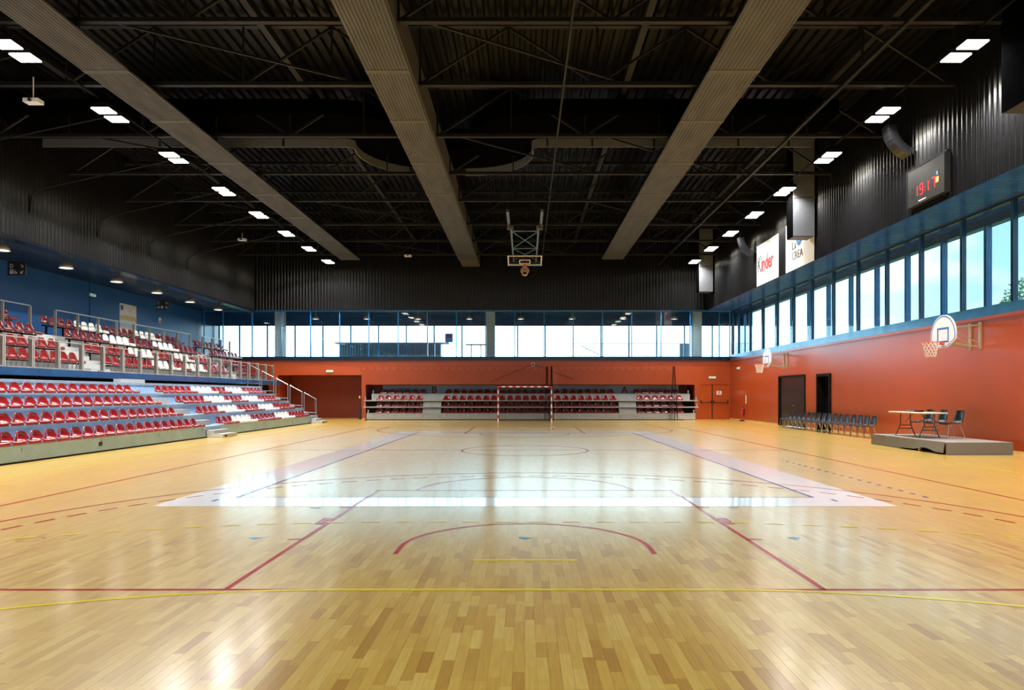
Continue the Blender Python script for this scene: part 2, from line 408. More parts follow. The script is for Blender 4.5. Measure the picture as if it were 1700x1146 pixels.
struct(MB().box(-21.3, 15, Y0-.3, 47.2, ZR+.1, ZR+.4).build('ceiling', 'black_paint'), 'black roof over the hall')
struct(corr(.32, .09, -17.4, 11.7, lambda a, d, e: (a, YF if e else Y0, ZR+.08-d)).build('ceiling_deck', 'roof_deck'), 'dark corrugated roof deck')
struct(MB().box(XLB-.3, 15, YF+2.7, YF+20, 3.5, 3.9).build('terrace', 'terrace'), 'roof terrace outside the end windows')

# glazing -----------------------------------------------------------
def mull_x(win, xs, y, z0, z1, w_, dp, m_):
    for x in xs: MB().box(x-w_/2, x+w_/2, y-dp, y+dp, z0, z1).build('mullion', m_, win)
def panes_x(win, xs, y, z0, z1, w_):
    for a, b in zip(xs[:-1], xs[1:]): MB().box(a+w_/2, b-w_/2, y-.006, y+.006, z0, z1).build('pane', 'glass', win)
xin = [(517-CX)/25.5+1.893*i for i in range(-4, 15)]
xin = [x for x in xin if -20.9 < x < 13.3]
wn = setting('window_1', 'inner glass band at the end of the hall')
xs = [-20.8]+xin+[13.3]
mull_x(wn, xs, YF+.2, 4.04, ZS+.05, .06, .06, 'frame_blue'); panes_x(wn, xs, YF+.2, 4.04, ZS+.05, .06)
MB().box(XLB, 13.4, YF+.14, YF+.26, ZS-.03, ZS+.03).build('head_rail', 'frame_blue', wn)
wn = setting('window_2', 'outer glass band beyond the end windows')
xo = [(536-CX)/24.4+1.893*i for i in range(-5, 16)]; xo = [x for x in xo if -20.9 < x < 13.9]
mull_x(wn, [-20.8]+xo+[14.1], YF+2.4, 3.9, 6.27, .09, .05, 'frame_blue'); panes_x(wn, [-20.8]+xo+[14.1], YF+2.4, 3.9, 6.27, .09)
MB().box(XLB, 14.4, YF+2.3, YF+2.55, 6.27, ZS+.04).build('head_beam', 'navy', wn)
yin = [18.8+2.2*i for i in range(-11, 12)]; yin = [y for y in yin if Y0 < y < YF-.2]
wn = setting('window_3', 'inner glass band above the orange side wall'); X3 = XR+.2
ys = [Y0]+yin+[YF]
for y in ys: MB().box(X3-.07, X3+.07, y-.05, y+.05, 4.13, ZS).build('mullion', 'navy', wn)
for a, b in zip(ys[:-1], ys[1:]): MB().box(X3-.006, X3+.006, a+.05, b-.05, 4.13, ZS).build('pane', 'glass', wn)
MB().box(X3-.08, X3+.08, Y0, YF, ZS-.07, ZS).build('head_rail', 'navy_dark', wn)
wn = setting('window_4', 'outer glass band beyond the side windows'); X4 = XR+.95
for y in ys: MB().box(X4-.08, X4+.10, y-.06, y+.06, 4.13, 6.75).build('mullion', 'frame_blue', wn)
for a, b in zip(ys[:-1], ys[1:]): MB().box(X4-.006, X4+.006, a+.06, b-.06, 4.13, 6.75).build('pane', 'glass', wn)
MB().box(X4-.1, X4+.2, Y0, YF+2.5, 6.75, ZS+.03).build('head_beam', 'navy', wn)
struct(MB().box(XLB-.3, XLB, YF+.2, YF+2.7, 3.9, ZS+.3).box(14.42, 14.6, YF, YF+2.7, 3.9, ZS+.3).build('wall_gap_ends', 'navy'), 'navy end walls of the gap between the end glazings')
# concrete columns in the glazed gap
for x, lab in ((-16.15, 'grey concrete column behind the end glass near the gallery'), (-2.25, 'grey concrete column behind the end glass beside the pale counter'), (11.35, 'pale blue column behind the end glass at the corner')):
    tag(MB().box(x-.28, x+.28, YF+.75, YF+1.3, 4.04, ZS+.02).build('column', 'concrete_column'), lab, 'column')

# ------------------------------------------------------------------ floor planks near the camera
rows = []
for i in range(-104, 100):
    x0 = i*.07; xc = x0+.035
    y = max(2.9, abs(xc)/.80-.1)+random.random()*.3
    while y < 7.4:
        L_ = random.choice((.26, .32, .38, .42, .46, .5))*random.uniform(.92, 1.08)
        rows.append((x0, y, L_)); y += L_
def key(r):
    yc = r[1]+r[2]/2; px = CX+F*(r[0]+.035)/yc; py = YH+F*CH/yc
    vis = -10 < px < 1710 and py < 1150
    return (not vis, yc)
rows.sort(key=key)
pm = MB().box(.0006, .0694, .0006, .9994, -.002, 0).mesh('plank'); pm.materials.append(M['wood_object'])
for x0, y, L_ in rows[:300]:
    o = link('plank', pm, floor, (x0, y, 0)); o.scale = (1, L_, 1)
m = MB()
for x0, y, L_ in rows[300:]: m.box(x0+.0006, x0+.0694, y+.0006, y+L_-.0006, -.002, 0)
o = m.build('plank_field', 'wood_island', floor); o['kind'] = 'stuff'

# ------------------------------------------------------------------ court markings
ZL = .0012
def strip(name, pts, wd, m_, dash=None, closed=False, z=None):
    """line of width wd along pts on the floor; dash = (on, off)"""
    z = ZL+(.0008 if "yellow" in m_ else 0) if z is None else z
    mb = MB(); P = [Vector((p[0], p[1])) for p in pts]
    if dash:
        segs = []; acc = 0; on, off = dash
        for a, b in zip(P[:-1], P[1:]):
            L_ = (b-a).length; t = 0
            while t < L_:
                ph = (acc+t) % (on+off)
                if ph < on:
                    e_ = min(L_, t+on-ph); segs.append((a+(b-a)*(t/L_), a+(b-a)*(e_/L_))); t = e_+1e-5
                else: t += (on+off)-ph+1e-5
            acc += L_
    else: segs = list(zip(P[:-1], P[1:]))
    if dash:
        for a, b in segs:
            d = (b-a)
            if d.length < 1e-4: continue
            n = Vector((-d.y, d.x)).normalized()*wd/2
            mb.quad((*(a-n), z), (*(b-n), z), (*(b+n), z), (*(a+n), z))
    else:
        L_, R_ = [], []
        for i, p in enumerate(P):
            a = P[max(0, i-1)]; b = P[min(len(P)-1, i+1)]
            if closed and i in (0, len(P)-1): a, b = P[-2], P[1]
            d = (b-a).normalized(); n = Vector((-d.y, d.x))*wd/2; L_.append(p-n); R_.append(p+n)
        for i in range(len(P)-1): mb.quad((*L_[i], z), (*L_[i+1], z), (*R_[i+1], z), (*R_[i], z))
    return mb.build(name, m_, floor)
def arc(cx, cy, r, a0, a1, n=40): return [(cx+r*math.cos(a0+(a1-a0)*i/n), cy+r*math.sin(a0+(a1-a0)*i/n)) for i in range(n+1)]
YC = 19.6
VX, VY = 4.5, 9.0
# white border with blue court outline
m = MB(); w_ = .83
for a, b, c, d in ((-VX-w_, VX+w_, YC-VY-w_, YC-VY), (-VX-w_, VX+w_, YC+VY, YC+VY+w_), (-VX-w_, -VX, YC-VY, YC+VY), (VX, VX+w_, YC-VY, YC+VY)):
    m.quad((a, c, .0004), (b, c, .0004), (b, d, .0004), (a, d, .0004))
m.build('white_border', 'paint_white', floor)
strip('blue_court_line', [(-VX+.025, YC-VY), (-VX+.025, YC+VY)], .05, 'paint_blue'); strip('blue_court_line', [(VX-.025, YC-VY), (VX-.025, YC+VY)], .05, 'paint_blue')
for y in (YC-VY+.025, YC+VY-.025): strip('blue_court_line', [(-VX, y), (VX, y)], .05, 'paint_blue')
strip('blue_dashed_line', [(VX+1.75, YC-VY), (VX+1.75, YC-3)], .05, 'paint_blue', (.15, .2))
for s in (-1, 1): strip('blue_tick', [(s*(VX+.17), YC-VY-.38), (s*(VX+.17), YC-VY-.17)], .05, 'paint_blue')
for x in (-3.0, 0, 3.0): strip('tape_mark', [(x-.07, 7.63), (x+.07, 7.63)], .05, 'tape_blue'); strip('tape_mark', [(x, 7.56), (x, 7.605)], .05, 'tape_blue')
for x in (-2.95, 2.95): strip('tape_mark', [(x-.07, 9.65), (x+.07, 9.65)], .05, 'tape_blue')
# basketball, red
BH = 14.0
for s in (-1, 1):
    yb_ = YC+s*BH
    strip('red_line', [(-7.5, yb_), (7.5, yb_)], .05, 'paint_red')
    for sx in (-1, 1): strip('red_line', [(sx*2.45, yb_), (sx*2.45, yb_-s*5.8)], .05, 'paint_red')
    strip('red_line', [(-2.45, yb_-s*5.8), (2.45, yb_-s*5.8)], .05, 'paint_red')
    yk = yb_-s*5.8; a0 = 0 if s < 0 else -PI
    strip('red_arc', arc(0, yk, 1.8, a0, a0+PI), .05, 'paint_red')
    yo = yb_-s*1.575
    strip('red_arc', [(-1.3, yb_-s*1.25)]+[(-p[0], p[1]) if s < 0 else p for p in arc(0, yo, 1.3, a0, a0+PI)]+[(1.3, yb_-s*1.25)], .05, 'paint_red')
    al = math.asin(math.sqrt(6.75**2-6.6**2)/6.75)
    if s < 0:
        strip('red_arc', [(6.6, yb_)]+arc(0, yo, 6.75, al, PI-al, 60)+[(-6.6, yb_)], .05, 'paint_red')
        strip('red_dashed_arc', arc(0, yo, 6.25, 0, PI, 80), .05, 'paint_red', (.28, .17))
    else:
        strip('red_arc', [(-6.6, yb_)]+arc(0, yo, 6.75, PI+al, 2*PI-al, 60)+[(6.6, yb_)], .05, 'paint_red')
    if s < 0:
        for sx in (-1, 1):
            MB().box(sx*2.45 if sx > 0 else -2.6, 2.6 if sx > 0 else -2.45, 8.45, 8.85, .0003, .0014).build('lane_block', 'paint_red', floor)
            for y in (7.55, 9.7): strip('lane_tick', [(sx*2.45, y), (sx*2.62, y)], .05, 'paint_red')
strip('red_arc', arc(0, YC, 1.8, 0, 2*PI, 60), .05, 'paint_red', closed=True)
strip('red_line', [(-7.5, YC), (7.5, YC)], .05, 'paint_red')
for s in (-1, 1):
    strip('red_line', [(s*7.525, YC-BH), (s*7.525, YC+BH)], .05, 'paint_red')
# handball, yellow
HG = -.4
def goalarea(r, y, s): # s = +1 near goal, -1 far goal
    if s > 0: return arc(1.5, y, r, 0, PI/2, 40)+arc(-1.5, y, r, PI/2, PI, 40)
    return arc(-1.5, y, r, PI, 1.5*PI, 40)+arc(1.5, y, r, 1.5*PI, 2*PI, 40)
for s, y in ((1, HG), (-1, HG+40)):
    strip('yellow_goal_area_line', goalarea(6, y, s), .05, 'paint_yellow')
    strip('yellow_dashed_line', [p for p in goalarea(9, y, s) if abs(p[0]) < 10], .05, 'paint_yellow', (.22, .2))
    strip('yellow_mark', [(-.5, y+7*s), (.5, y+7*s)], .05, 'paint_yellow')
for s in (-1, 1): strip('yellow_line', [(s*10, HG), (s*10, HG+40)], .05, 'paint_yellow')
strip('yellow_line', [(-10, HG+40), (10, HG+40)], .05, 'paint_white')
# flush socket rings in the floor
for x, y, r in ((.52, 7.3, .10), (1.0, 3.62, .085), (-5.45, 7.55, .13), (-.02, 8.55, .09)):
    m = MB(); P = arc(x, y, r, 0, 2*PI, 28); Q = arc(x, y, r-.008, 0, 2*PI, 28)
    for i in range(28): m.quad((*P[i], .0016), (*P[i+1], .0016), (*Q[i+1], .0016), (*Q[i], .0016))
    m.build('socket_ring', 'brass_ring', floor)

# ------------------------------------------------------------------ roof steel
TY = [4.8, 8.4, 12.1, 15.47, 18.64, 22.35, 26.15, 29.8, 33.96, 37.6, 41.3]
ZB, ZT = 10.0, 11.6
words = 'roof truss of dark steel angles spanning the hall under the black deck'
tx = [XLU+.1+i*(XRU-XLU-.2)/12 for i in range(13)]
def truss(y):
    t = thing('roof_truss', words, 'truss', (0, y, 0), group='roof trusses across the hall')
    MB().box(XLU, XRU, -.07, .07, ZB, ZB+.10).build('bottom_chord', 'steel_dark', t)
    MB().box(XLU, XRU, -.08, .08, ZT, ZT+.13).build('top_chord', 'steel_dark', t)
    for i in range(12):
        a, b = ((tx[i], ZB+.05), (tx[i+1], ZT)) if i % 2 == 0 else ((tx[i], ZT), (tx[i+1], ZB+.05))
        MB().bar((a[0], 0, a[1]), (b[0], 0, b[1]), .06, .06).build('diagonal', 'steel_dark', t)
    for i in range(1, 12): MB().bar((tx[i], 0, ZB+.1), (tx[i], 0, ZT), .045, .045).build('post', 'steel_dark', t)
    return t
t0 = truss(TY[0])
own = {22.35: 'dark steel roof truss under the black cross duct', 26.15: 'dark steel roof truss behind the straight runs of the cross duct', 33.96: 'dark steel roof truss carrying the folded basketball hoop', 41.3: 'dark steel roof truss next to the end cladding'}
for y in TY[1:]:
    o = copy_tree(t0, (0, y, 0))
    if y in own: o['label'] = own[y]
for x, wd, lab in ((1.05, .05, 'thin steel pipe running the length of the roof beside the folded hoop'), (8.6, .09, 'slim steel pipe running along the roof between ribbed panel and side wall')):
    tag(MB().box(x-wd/2, x+wd/2, Y0+.2, YF-.2, ZB-.08, ZB-.001).build('ceiling_pipe', 'steel_dark'), lab, 'pipe')
for x, lab in ((-14.2, 'dark purlin under the roof deck near the gallery cladding'), (-7.0, 'dark purlin under the roof deck between two ribbed panels'), (3.2, 'dark purlin under the roof deck beside the folded hoop'), (9.6, 'dark purlin under the roof deck near the side windows')):
    tag(MB().box(x-.09, x+.09, Y0+.2, YF-.2, ZT-.22, ZT-.001).build('purlin', 'steel_dark'), lab, 'beam')
# horizontal wind bracing lying on the bottom chords
k = 0
for i, (x0, x1) in enumerate(((-14.5, -9.6), (-9.6, -4.8), (-2.4, 2.4), (2.4, 7.3))):
    for j in range(3, 10, 2):
        if (i+j) % 3 == 0: continue
        tag(MB().bar((x0, TY[j]+.1, ZB+.13), (x1, TY[j+1]-.1, ZB+.13), .05, .05).build('wind_brace', 'steel_dark'), 'thin diagonal steel brace lying between two roof trusses', 'brace', 'diagonal braces between the roof trusses')
# ribbed radiant panels
def panel(xc, wd, y_end, label):
    t = thing('radiant_panel', label, 'panel', (xc, 0, 9.77))
    ys_ = [TY[0]-3]+[y+1.9 for y in TY[:-1]]+[y_end]
    for a, b in zip(ys_[:-1], ys_[1:]):
        me = corr(wd/13, .02, -wd/2, wd/2, lambda q, d, e: (q, b-.05 if e else a+.05, .02-d)); me.box(-wd/2, wd/2, a+.05, b-.05, .021, .06)
        me.build('panel_segment', 'panel_grey', t)
        MB().box(-wd/2, wd/2, b-.13, b+.05 if b < y_end else b, -.004, .015).build('joint_plate', 'duct_band', t)
    for y in TY:
        for s in (-1, 1): MB().bar((s*wd*.45, y, .06), (s*wd*.45, y, ZB-9.77+.02), .02, .02).build('hanger', 'steel_dark', t)
    return t
panel(-10.6, 1.17, 41.6, 'ribbed grey radiant ceiling panel hung on the gallery side')
panel(-3.47, 1.12, 41.6, 'ribbed grey radiant ceiling panel under the deep box beam')
panel(5.3, 1.3, 41.4, 'ribbed grey radiant ceiling panel hung on the window side')
tag(MB().box(-4.02, -2.88, Y0+.2, YF-.1, 9.835, 9.995).box(-2.98, -2.88, Y0+.2, YF-.1, 9.995, 10.7).build('box_beam', 'duct_band'), 'deep grey box beam running the length of the roof', 'beam')
# cross duct with its jog around the box beam
def ribbon(pts, wd):
    L_, R_ = [], []
    for i, p in enumerate(pts):
        a = Vector(pts[max(0, i-1)]); b = Vector(pts[min(len(pts)-1, i+1)]); d = (b-a).normalized(); n = Vector((-d.y, d.x))*wd/2
        L_.append(Vector(p)+n); R_.append(Vector(p)-n)
    return L_, R_
def duct_path():
    yA, yB, r = 23.3, 26.5, 1.4
    P = [(-17.2, yA), (-6.4, yA)]
    P += [(-6.4+r*math.sin(a), yA+r*(1-math.cos(a))) for a in [PI/2*i/8 for i in range(1, 9)]]
    P += [(-5.05+r*(1-math.cos(a)), yB-r+r*math.sin(a)) for a in [PI/2*i/8 for i in range(0, 9)]]
    P += [(-3.5, yB), (-2.4, yB)]
    P += [(-2.2+r*math.sin(a), yB-r*(1-math.cos(a))) for a in [PI/2*i/8 for i in range(1, 9)]]
    P += [(-.85+r*(1-math.cos(a)), yA+r-r*math.sin(a)) for a in [PI/2*i/8 for i in range(0, 9)]]
    P += [(10.2, yA)]
    return P
P = duct_path(); L_, R_ = ribbon(P, 2.2)
dt = thing('cross_duct', 'wide black air duct crossing the roof with a rounded jog and grey edge', 'duct', (0, 0, 0))
m = MB(); z0, z1 = 10.72, 11.2
for i in range(len(P)-1):
    m.quad((*R_[i], z0), (*L_[i], z0), (*L_[i+1], z0), (*R_[i+1], z0)); m.quad((*R_[i], z1), (*R_[i+1], z1), (*L_[i+1], z1), (*L_[i], z1))
    m.quad((*R_[i], z0), (*R_[i+1], z0), (*R_[i+1], z1), (*R_[i], z1)); m.quad((*L_[i+1], z0), (*L_[i], z0), (*L_[i], z1), (*L_[i+1], z1))
m.build('duct_body', 'duct_black', dt)
runs = [MB(), MB()]
for i in range(len(P)-1):
    a, b = L_[i], L_[i+1]; d = (b-a)
    if d.length < 1e-4 or (-4.2 < b.x and a.x < -2.75 and a.y > 26): continue
    n = Vector((-d.y, d.x)).normalized()*.03; m = runs[0 if b.x < -3 else 1]
    m.quad((*a, 10.42), (*b, 10.42), (*b, 10.719), (*a, 10.719)); m.quad((*(b+n), 10.42), (*(a+n), 10.42), (*(a+n), 10.719), (*(b+n), 10.719)); m.quad((*a, 10.42), (*(a+n), 10.42), (*(b+n), 10.42), (*b, 10.42))
for m in runs: m.build('grey_edge', 'duct_grey', dt)
for x in (-13, -11, -8.6, .8, 2.4, 4.6, 7.6, 9.4): MB().box(x-.03, x+.03, 24.36, 24.39, 10.44, 10.719).build('bracket', 'steel_dark', dt)

# ------------------------------------------------------------------ floodlights (the hall's own light)
M2 = {}
def flood():
    t = thing('flood_light', 'x', 'light')
    MB().box(-.27, .27, -.22, .22, .03, .16).build('housing', 'black_paint', t)
    MB().box(-.25, .25, -.20, .20, 0, .029).build('lens', 'flood_glow', t)
    MB().box(-.02, .02, -.02, .02, .16, .26).build('bracket', 'black_paint', t)
    ld = bpy.data.lights.new('flood_lamp', 'AREA'); ld.shape = 'RECTANGLE'; ld.size = .5; ld.size_y = .4
    ld.energy = LAMP_W; ld.color = (1, .975, .94); ld.spread = math.radians(146)
    ld2 = ld.copy(); ld2.spread = math.radians(142); ld2.energy = LAMP_W*.72; M2['side'] = ld2
    l = bpy.data.objects.new('flood_lamp', ld); C.objects.link(l); l.parent = t; l.location = (0, 0, -.01)
    return t
f0 = flood(); first = True
LY = [1.5, 5.2, 8.9, 12.5, 16.2, 19.9, 23.5, 27.4, 31.0, 34.6, 38.2, 41.9]
for x, lab, g in ((-12.05, 'lit rectangular floodlight under the roof trusses on the gallery side', 'floodlights on the gallery side'), (10.4, 'lit rectangular floodlight under the roof trusses above the side windows', 'floodlights on the window side')):
    for y in LY:
        for dy in (-.31, .31):
            o = f0 if first else copy_tree(f0); first = False
            o.location = (x, y+dy, 9.71); tag(o, lab, 'light', g)
            if x > 0:
                for ch_ in o.children:
                    if ch_.type == 'LIGHT': ch_.data = M2['side']
    tag(MB().box(x-.03, x+.03, Y0+.3, YF-.3, 9.971, 9.999).build('light_track', 'black_paint'), 'black carrier rail above the '+g, 'rail')
# conduits from the gallery cladding up to the lights
for y in (16.5, 20.2, 24.0, 27.8, 31.6, 35.2):
    tag(MB().path([(XLU+.042, y, 8.0), (XLU+.1, y, 8.6), (XLU+.5, y+.05, 8.85), (-12.6, y+.4, 9.95)], .022).build('conduit', 'steel_dark'), 'thin dark conduit rising from gallery cladding to the floodlights', 'conduit', 'conduits beside the gallery lights')
# small white spots in the left ceiling
for x, y, z, lab in ((-13.0, 18.1, 9.3, 'small white camera hung beside the gallery floodlights'), (-14.7, 35.6, 9.6, 'small white camera hung near the last gallery floodlights'), (-7.0, 41.0, 9.85, 'small white camera under the last roof truss')):
    t = thing('camera_unit', lab, 'camera', (x, y, z))
    MB().box(-.2, .2, -.12, .12, 0, .1).build('body', 'white_board', t); MB().tube((0, -.12, .04), (0, -.17, .04), .04, 10).build('lens', 'black_plastic', t)
    MB().tube((0, 0, .1), (0, 0, 10.0-z-.001), .015).build('stem', 'white_board', t)

# ------------------------------------------------------------------ ducts, speakers, scoreboard, banners on the right
for yf, lab in ((13.55, 'black hanging duct shaft with brown underside beside the clock board'), (27.4, 'grey metal duct shaft hanging in front of the second white banner'), (42.2, 'grey metal duct shaft hanging at the end cladding')):
    t = thing('duct_shaft', lab, 'duct', (11.18, yf, 7.93)); dp = 1.9 if yf < 15 else .72
    MB().box(-.42, .42, 0, .03, .02, 1.55).build('grey_face', 'duct_grey', t)
    MB().box(-.42, .42, 0, .03, 1.57, ZR-7.93).build('grey_face', 'duct_grey', t)
    MB().box(-.44, .44, -.02, .0, 1.53, 1.59).build('joint_flange', 'duct_band', t)
    MB().box(-.42, .42, .03, dp, .02, ZR-7.93).build('shaft', 'duct_black', t)
    MB().box(-.40, .40, .02, dp-.02, 0, .019).build('outlet', 'panel_grey', t)
def line_array(x, y, z, lab, n=8, sc=1.0):
    t = thing('line_array_speaker', lab, 'speaker', (x, y, z))
    py_, pz_ = 0., 0.
    for i in range(n):
        a = math.radians(8+i*8)*1.0
        dx, dz = math.sin(a)*.2*sc, -math.cos(a)*.2*sc
        mb = MB(); u = Vector((dx, 0, dz)); nrm = Vector((-dz, 0, dx)).normalized()*.32*sc
        p = Vector((py_, 0, pz_)); q = p+u*.94
        for yy0, yy1 in ((-.28*sc, .28*sc),):
            k = len(mb.v)
            for c in (p, q, q+nrm, p+nrm): mb.v += [(c.x, yy0, c.z), (c.x, yy1, c.z)]
            mb.f += [(k, k+1, k+3, k+2), (k+2, k+3, k+5, k+4), (k+4, k+5, k+7, k+6), (k+6, k+7, k+1, k), (k, k+2, k+4, k+6), (k+7, k+5, k+3, k+1)]
        mb.build('cabinet', 'black_plastic', t); py_ += dx; pz_ += dz
    MB().box(-.02, .3*sc, -.22*sc, .22*sc, .0, .05).tube((.1, 0, .05), (.1, 0, 9.99-z), .012).build('fly_frame', 'steel_dark', t)
line_array(10.85, 20.6, 9.62, 'curved black line array speaker hanging over the clock board', 8, .72)
line_array(10.85, 34.75, 9.5, 'curved black line array speaker hanging at the first white banner', 8, .72)
# scoreboard clock
sb = thing('scoreboard_clock', 'black electronic clock board with red digits on the corrugated cladding', 'clock', (XRU-.13, 19.7, 7.17))
MB().box(-.05, .1, -.93, .93, 0, 1.11).build('case', 'score_face', sb)
m = MB(); 
for a in (-.93, .91): m.box(-.062, -.051, a, a+.02, 0, 1.11)
m.box(-.062, -.051, -.91, .91, 0, .02).box(-.062, -.051, -.91, .91, 1.09, 1.11)
m.build('bezel', 'steel_dark', sb)
SEG = {'1': 'bc', '9': 'abcdfg', '7': 'abc', '8': 'abcdefg'}
def digit(ch, yc, m_):
    # seen from the hall, left is +y
    h, wd, th = .30, .14, .028; zc = .40; mb = MB()
    xs0, xs1 = -.058, -.051
    def hor(z): mb.box(xs0, xs1, yc-wd/2+.01, yc+wd/2-.01, z-th/2, z+th/2)
    def ver(y, z0_, z1_): mb.box(xs0, xs1, y-th/2, y+th/2, z0_+.012, z1_-.012)
    s_ = SEG[ch]
    if 'a' in s_: hor(zc+h/2)
    if 'g' in s_: hor(zc)
    if 'd' in s_: hor(zc-h/2)
    if 'b' in s_: ver(yc-wd/2, zc, zc+h/2)
    if 'c' in s_: ver(yc-wd/2, zc-h/2, zc)
    if 'f' in s_: ver(yc+wd/2, zc, zc+h/2)
    if 'e' in s_: ver(yc+wd/2, zc-h/2, zc)
    mb.build('digit', m_, sb)
digit('8', .62, 'score_dim')
digit('1', .44, 'led_red'); digit('9', .17, 'led_red'); digit('1', -.11, 'led_red'); digit('7', -.41, 'led_red')
MB().box(-.058, -.051, .0, .03, .31, .34).box(-.058, -.051, .0, .03, .40, .43).build('colon', 'led_red', sb)
MB().box(-.058, -.051, -.66, -.52, .36, .52).build('sticker', 'print_orange', sb)
MB().box(-.058, -.051, -.66, -.52, .54, .70).build('sticker', 'print_black', sb)
MB().box(-.060, -.0585, -.63, -.55, .58, .63).build('sticker', 'print_blue', sb); MB().box(-.060, -.0585, -.62, -.56, .64, .67).build('sticker', 'print_green', sb)
MB().box(-.060, -.0585, -.62, -.56, .41, .46).build('sticker', 'white_print', sb)
MB().box(-.056, -.051, -.05, .32, .075, .10).build('maker_strip', 'white_print', sb)
for s in (-1, 1): MB().box(.05, .128, s*.8-.03, s*.8+.03, 1.11, 1.2).build('wall_bracket', 'steel_dark', sb)
# banners
RB = (PI/2, 0, -PI/2)
b1 = thing('banner', 'white banner with a black letter and thick red lettering on the cladding', 'banner', (XRU-.017, 32.95, ZS+.01))
MB().box(-.02, 0, -1.45, 1.45, 0, 2.0).build('sheet', 'white_print', b1)
text_obj('K', 1.14, 'print_black', b1, (-.028, 1.33, .66), RB, align='LEFT', sx=.72, bold=.012)
text_obj('inder', 1.02, 'print_red', b1, (-.028, .80, .66), RB, align='LEFT', sx=.76, bold=.024)
b2 = thing('banner', 'white banner with thin dark lettering under a blue ring emblem', 'banner', (XRU-.017, 29.1, ZS+.01))
MB().box(-.02, 0, -1.48, 1.48, 0, 2.1).build('sheet', 'white_print', b2)
text_obj('La', .54, 'print_black', b2, (-.028, .78, .88), RB, align='LEFT', sx=.95, bold=-.006)
text_obj('CREA', .50, 'print_black', b2, (-.028, .78, .42), RB, align='LEFT', sx=.95, bold=-.006)
def ring(rx, rz, w0, w1, m_, cy, cz, off):
    mb = MB(); n = 40
    for i in range(n):
        q = []
        for j in (i, i+1):
            t = 2*PI*j/n; wd = w0+(w1-w0)*(.5-.5*math.sin(t))
            q.append(((cy+rx*math.cos(t), cz+rz*math.sin(t)), (cy+(rx-wd)*math.cos(t), cz+(rz-wd)*math.sin(t))))
        mb.quad((off, *q[0][0]), (off, *q[1][0]), (off, *q[1][1]), (off, *q[0][1]))
    mb.build('emblem', m_, b2)
ring(.36, .50, .09, .20, 'print_blue', -.02, 1.42, -.026); ring(.24, .36, .03, .07, 'print_green', -.02, 1.44, -.028)

# ------------------------------------------------------------------ wall hoops
def net(parent, c, r, h, n=12, m_='net_white'):
    mb = MB(); rows_ = 5; pts = []
    for j in range(rows_+1):
        rr = r*(1-.42*(j/rows_)**.8); pts.append([(c[0]+rr*math.cos(2*PI*(i+.5*(j % 2))/n), c[1]+rr*math.sin(2*PI*(i+.5*(j % 2))/n), c[2]-h*j/rows_) for i in range(n)])
    for j in range(rows_):
        for i in range(n):
            mb.tube(pts[j][i], pts[j+1][i], .006, 4, caps=False); mb.tube(pts[j][i], pts[j+1][(i-1) % n if j % 2 == 0 else (i+1) % n], .006, 4, caps=False)
    return mb.build('net', m_, parent)
def torus(c, r, rr, n=28, k=6, axis=None):
    mb = MB(); 
    for i in range(n):
        for j in range(k):
            t = 2*PI*i/n; p = 2*PI*j/k; mb.v.append((c[0]+(r+rr*math.cos(p))*math.cos(t), c[1]+(r+rr*math.cos(p))*math.sin(t), c[2]+rr*math.sin(p)))
    for i in range(n):
        for j in range(k): mb.f.append((i*k+j, ((i+1) % n)*k+j, ((i+1) % n)*k+(j+1) % k, i*k+(j+1) % k))
    return mb
def wall_hoop(y, lab):
    t = thing('wall_hoop', lab, 'basketball hoop', (XR, y, 3.0))
    # local: wall at x=0, hall towards -x
    xb = -.95
    out = []
    for i in range(25):
        a = PI*i/24; out.append((.60*math.cos(a), .33+.60*math.sin(a)))
    out += [(-.60, .22), (-.56, .17), (-.18, -.03), (.18, -.03), (.56, .17), (.60, .22)]
    MB().prism(out, 0, xb-.02, xb+.02).build('backboard', 'white_board', t)
    bl = MB(); n = len(out)
    ce = Vector((0, .38))
    for i in range(n):
        a, b = Vector(out[i]), Vector(out[(i+1) % n])
        f = lambda v, s_: ce+(v-ce)*s_
        q = [f(a, .95), f(b, .95), f(b, .90), f(a, .90)]
        bl.quad(*[(xb-.0225, v.x, v.y) for v in q])
    bl.build('border_line', 'blue_paint', t)
    sq = MB(); yy, z0_, z1_, th = .275, .12, .56, .05
    sq.box(xb-.024, xb-.0205, -yy, -yy+th, z0_, z1_).box(xb-.024, xb-.0205, yy-th, yy, z0_, z1_).box(xb-.024, xb-.0205, -yy+th, yy-th, z0_, z0_+th).box(xb-.024, xb-.0205, -yy+th, yy-th, z1_-th, z1_)
    sq.build('target_square', 'blue_paint', t)
    o = torus((xb-.38, 0, .13), .225, .012).build('hoop_ring', 'hoop_orange', t, smooth=True)
    MB().box(xb-.17, xb-.02, -.06, .06, .05, .13).bar((xb-.17, -.05, .12), (xb-.02, -.09, .07), .02, .02).build('hoop_bracket', 'hoop_orange', t)
    net(t, (xb-.38, 0, .12), .225, .42)
    m = MB()
    for s in (-1, 1):
        m.bar((-.03, s*.22, .62), (xb+.02, s*.16, .55), .035, .045).bar((-.03, s*.22, -.02), (xb+.02, s*.16, .12), .035, .045).bar((-.03, s*.22, .08), (xb+.1, s*.16, .5), .025, .025)
        m.box(-.05, -.001, s*.22-.04, s*.22+.04, -.08, .70)
    m.build('wall_bracket', 'cream_paint', t)
    return t
wall_hoop(20.1, 'white fan-shaped wall hoop above the grey platform')
wall_hoop(34.75, 'white fan-shaped wall hoop above the wide black door')
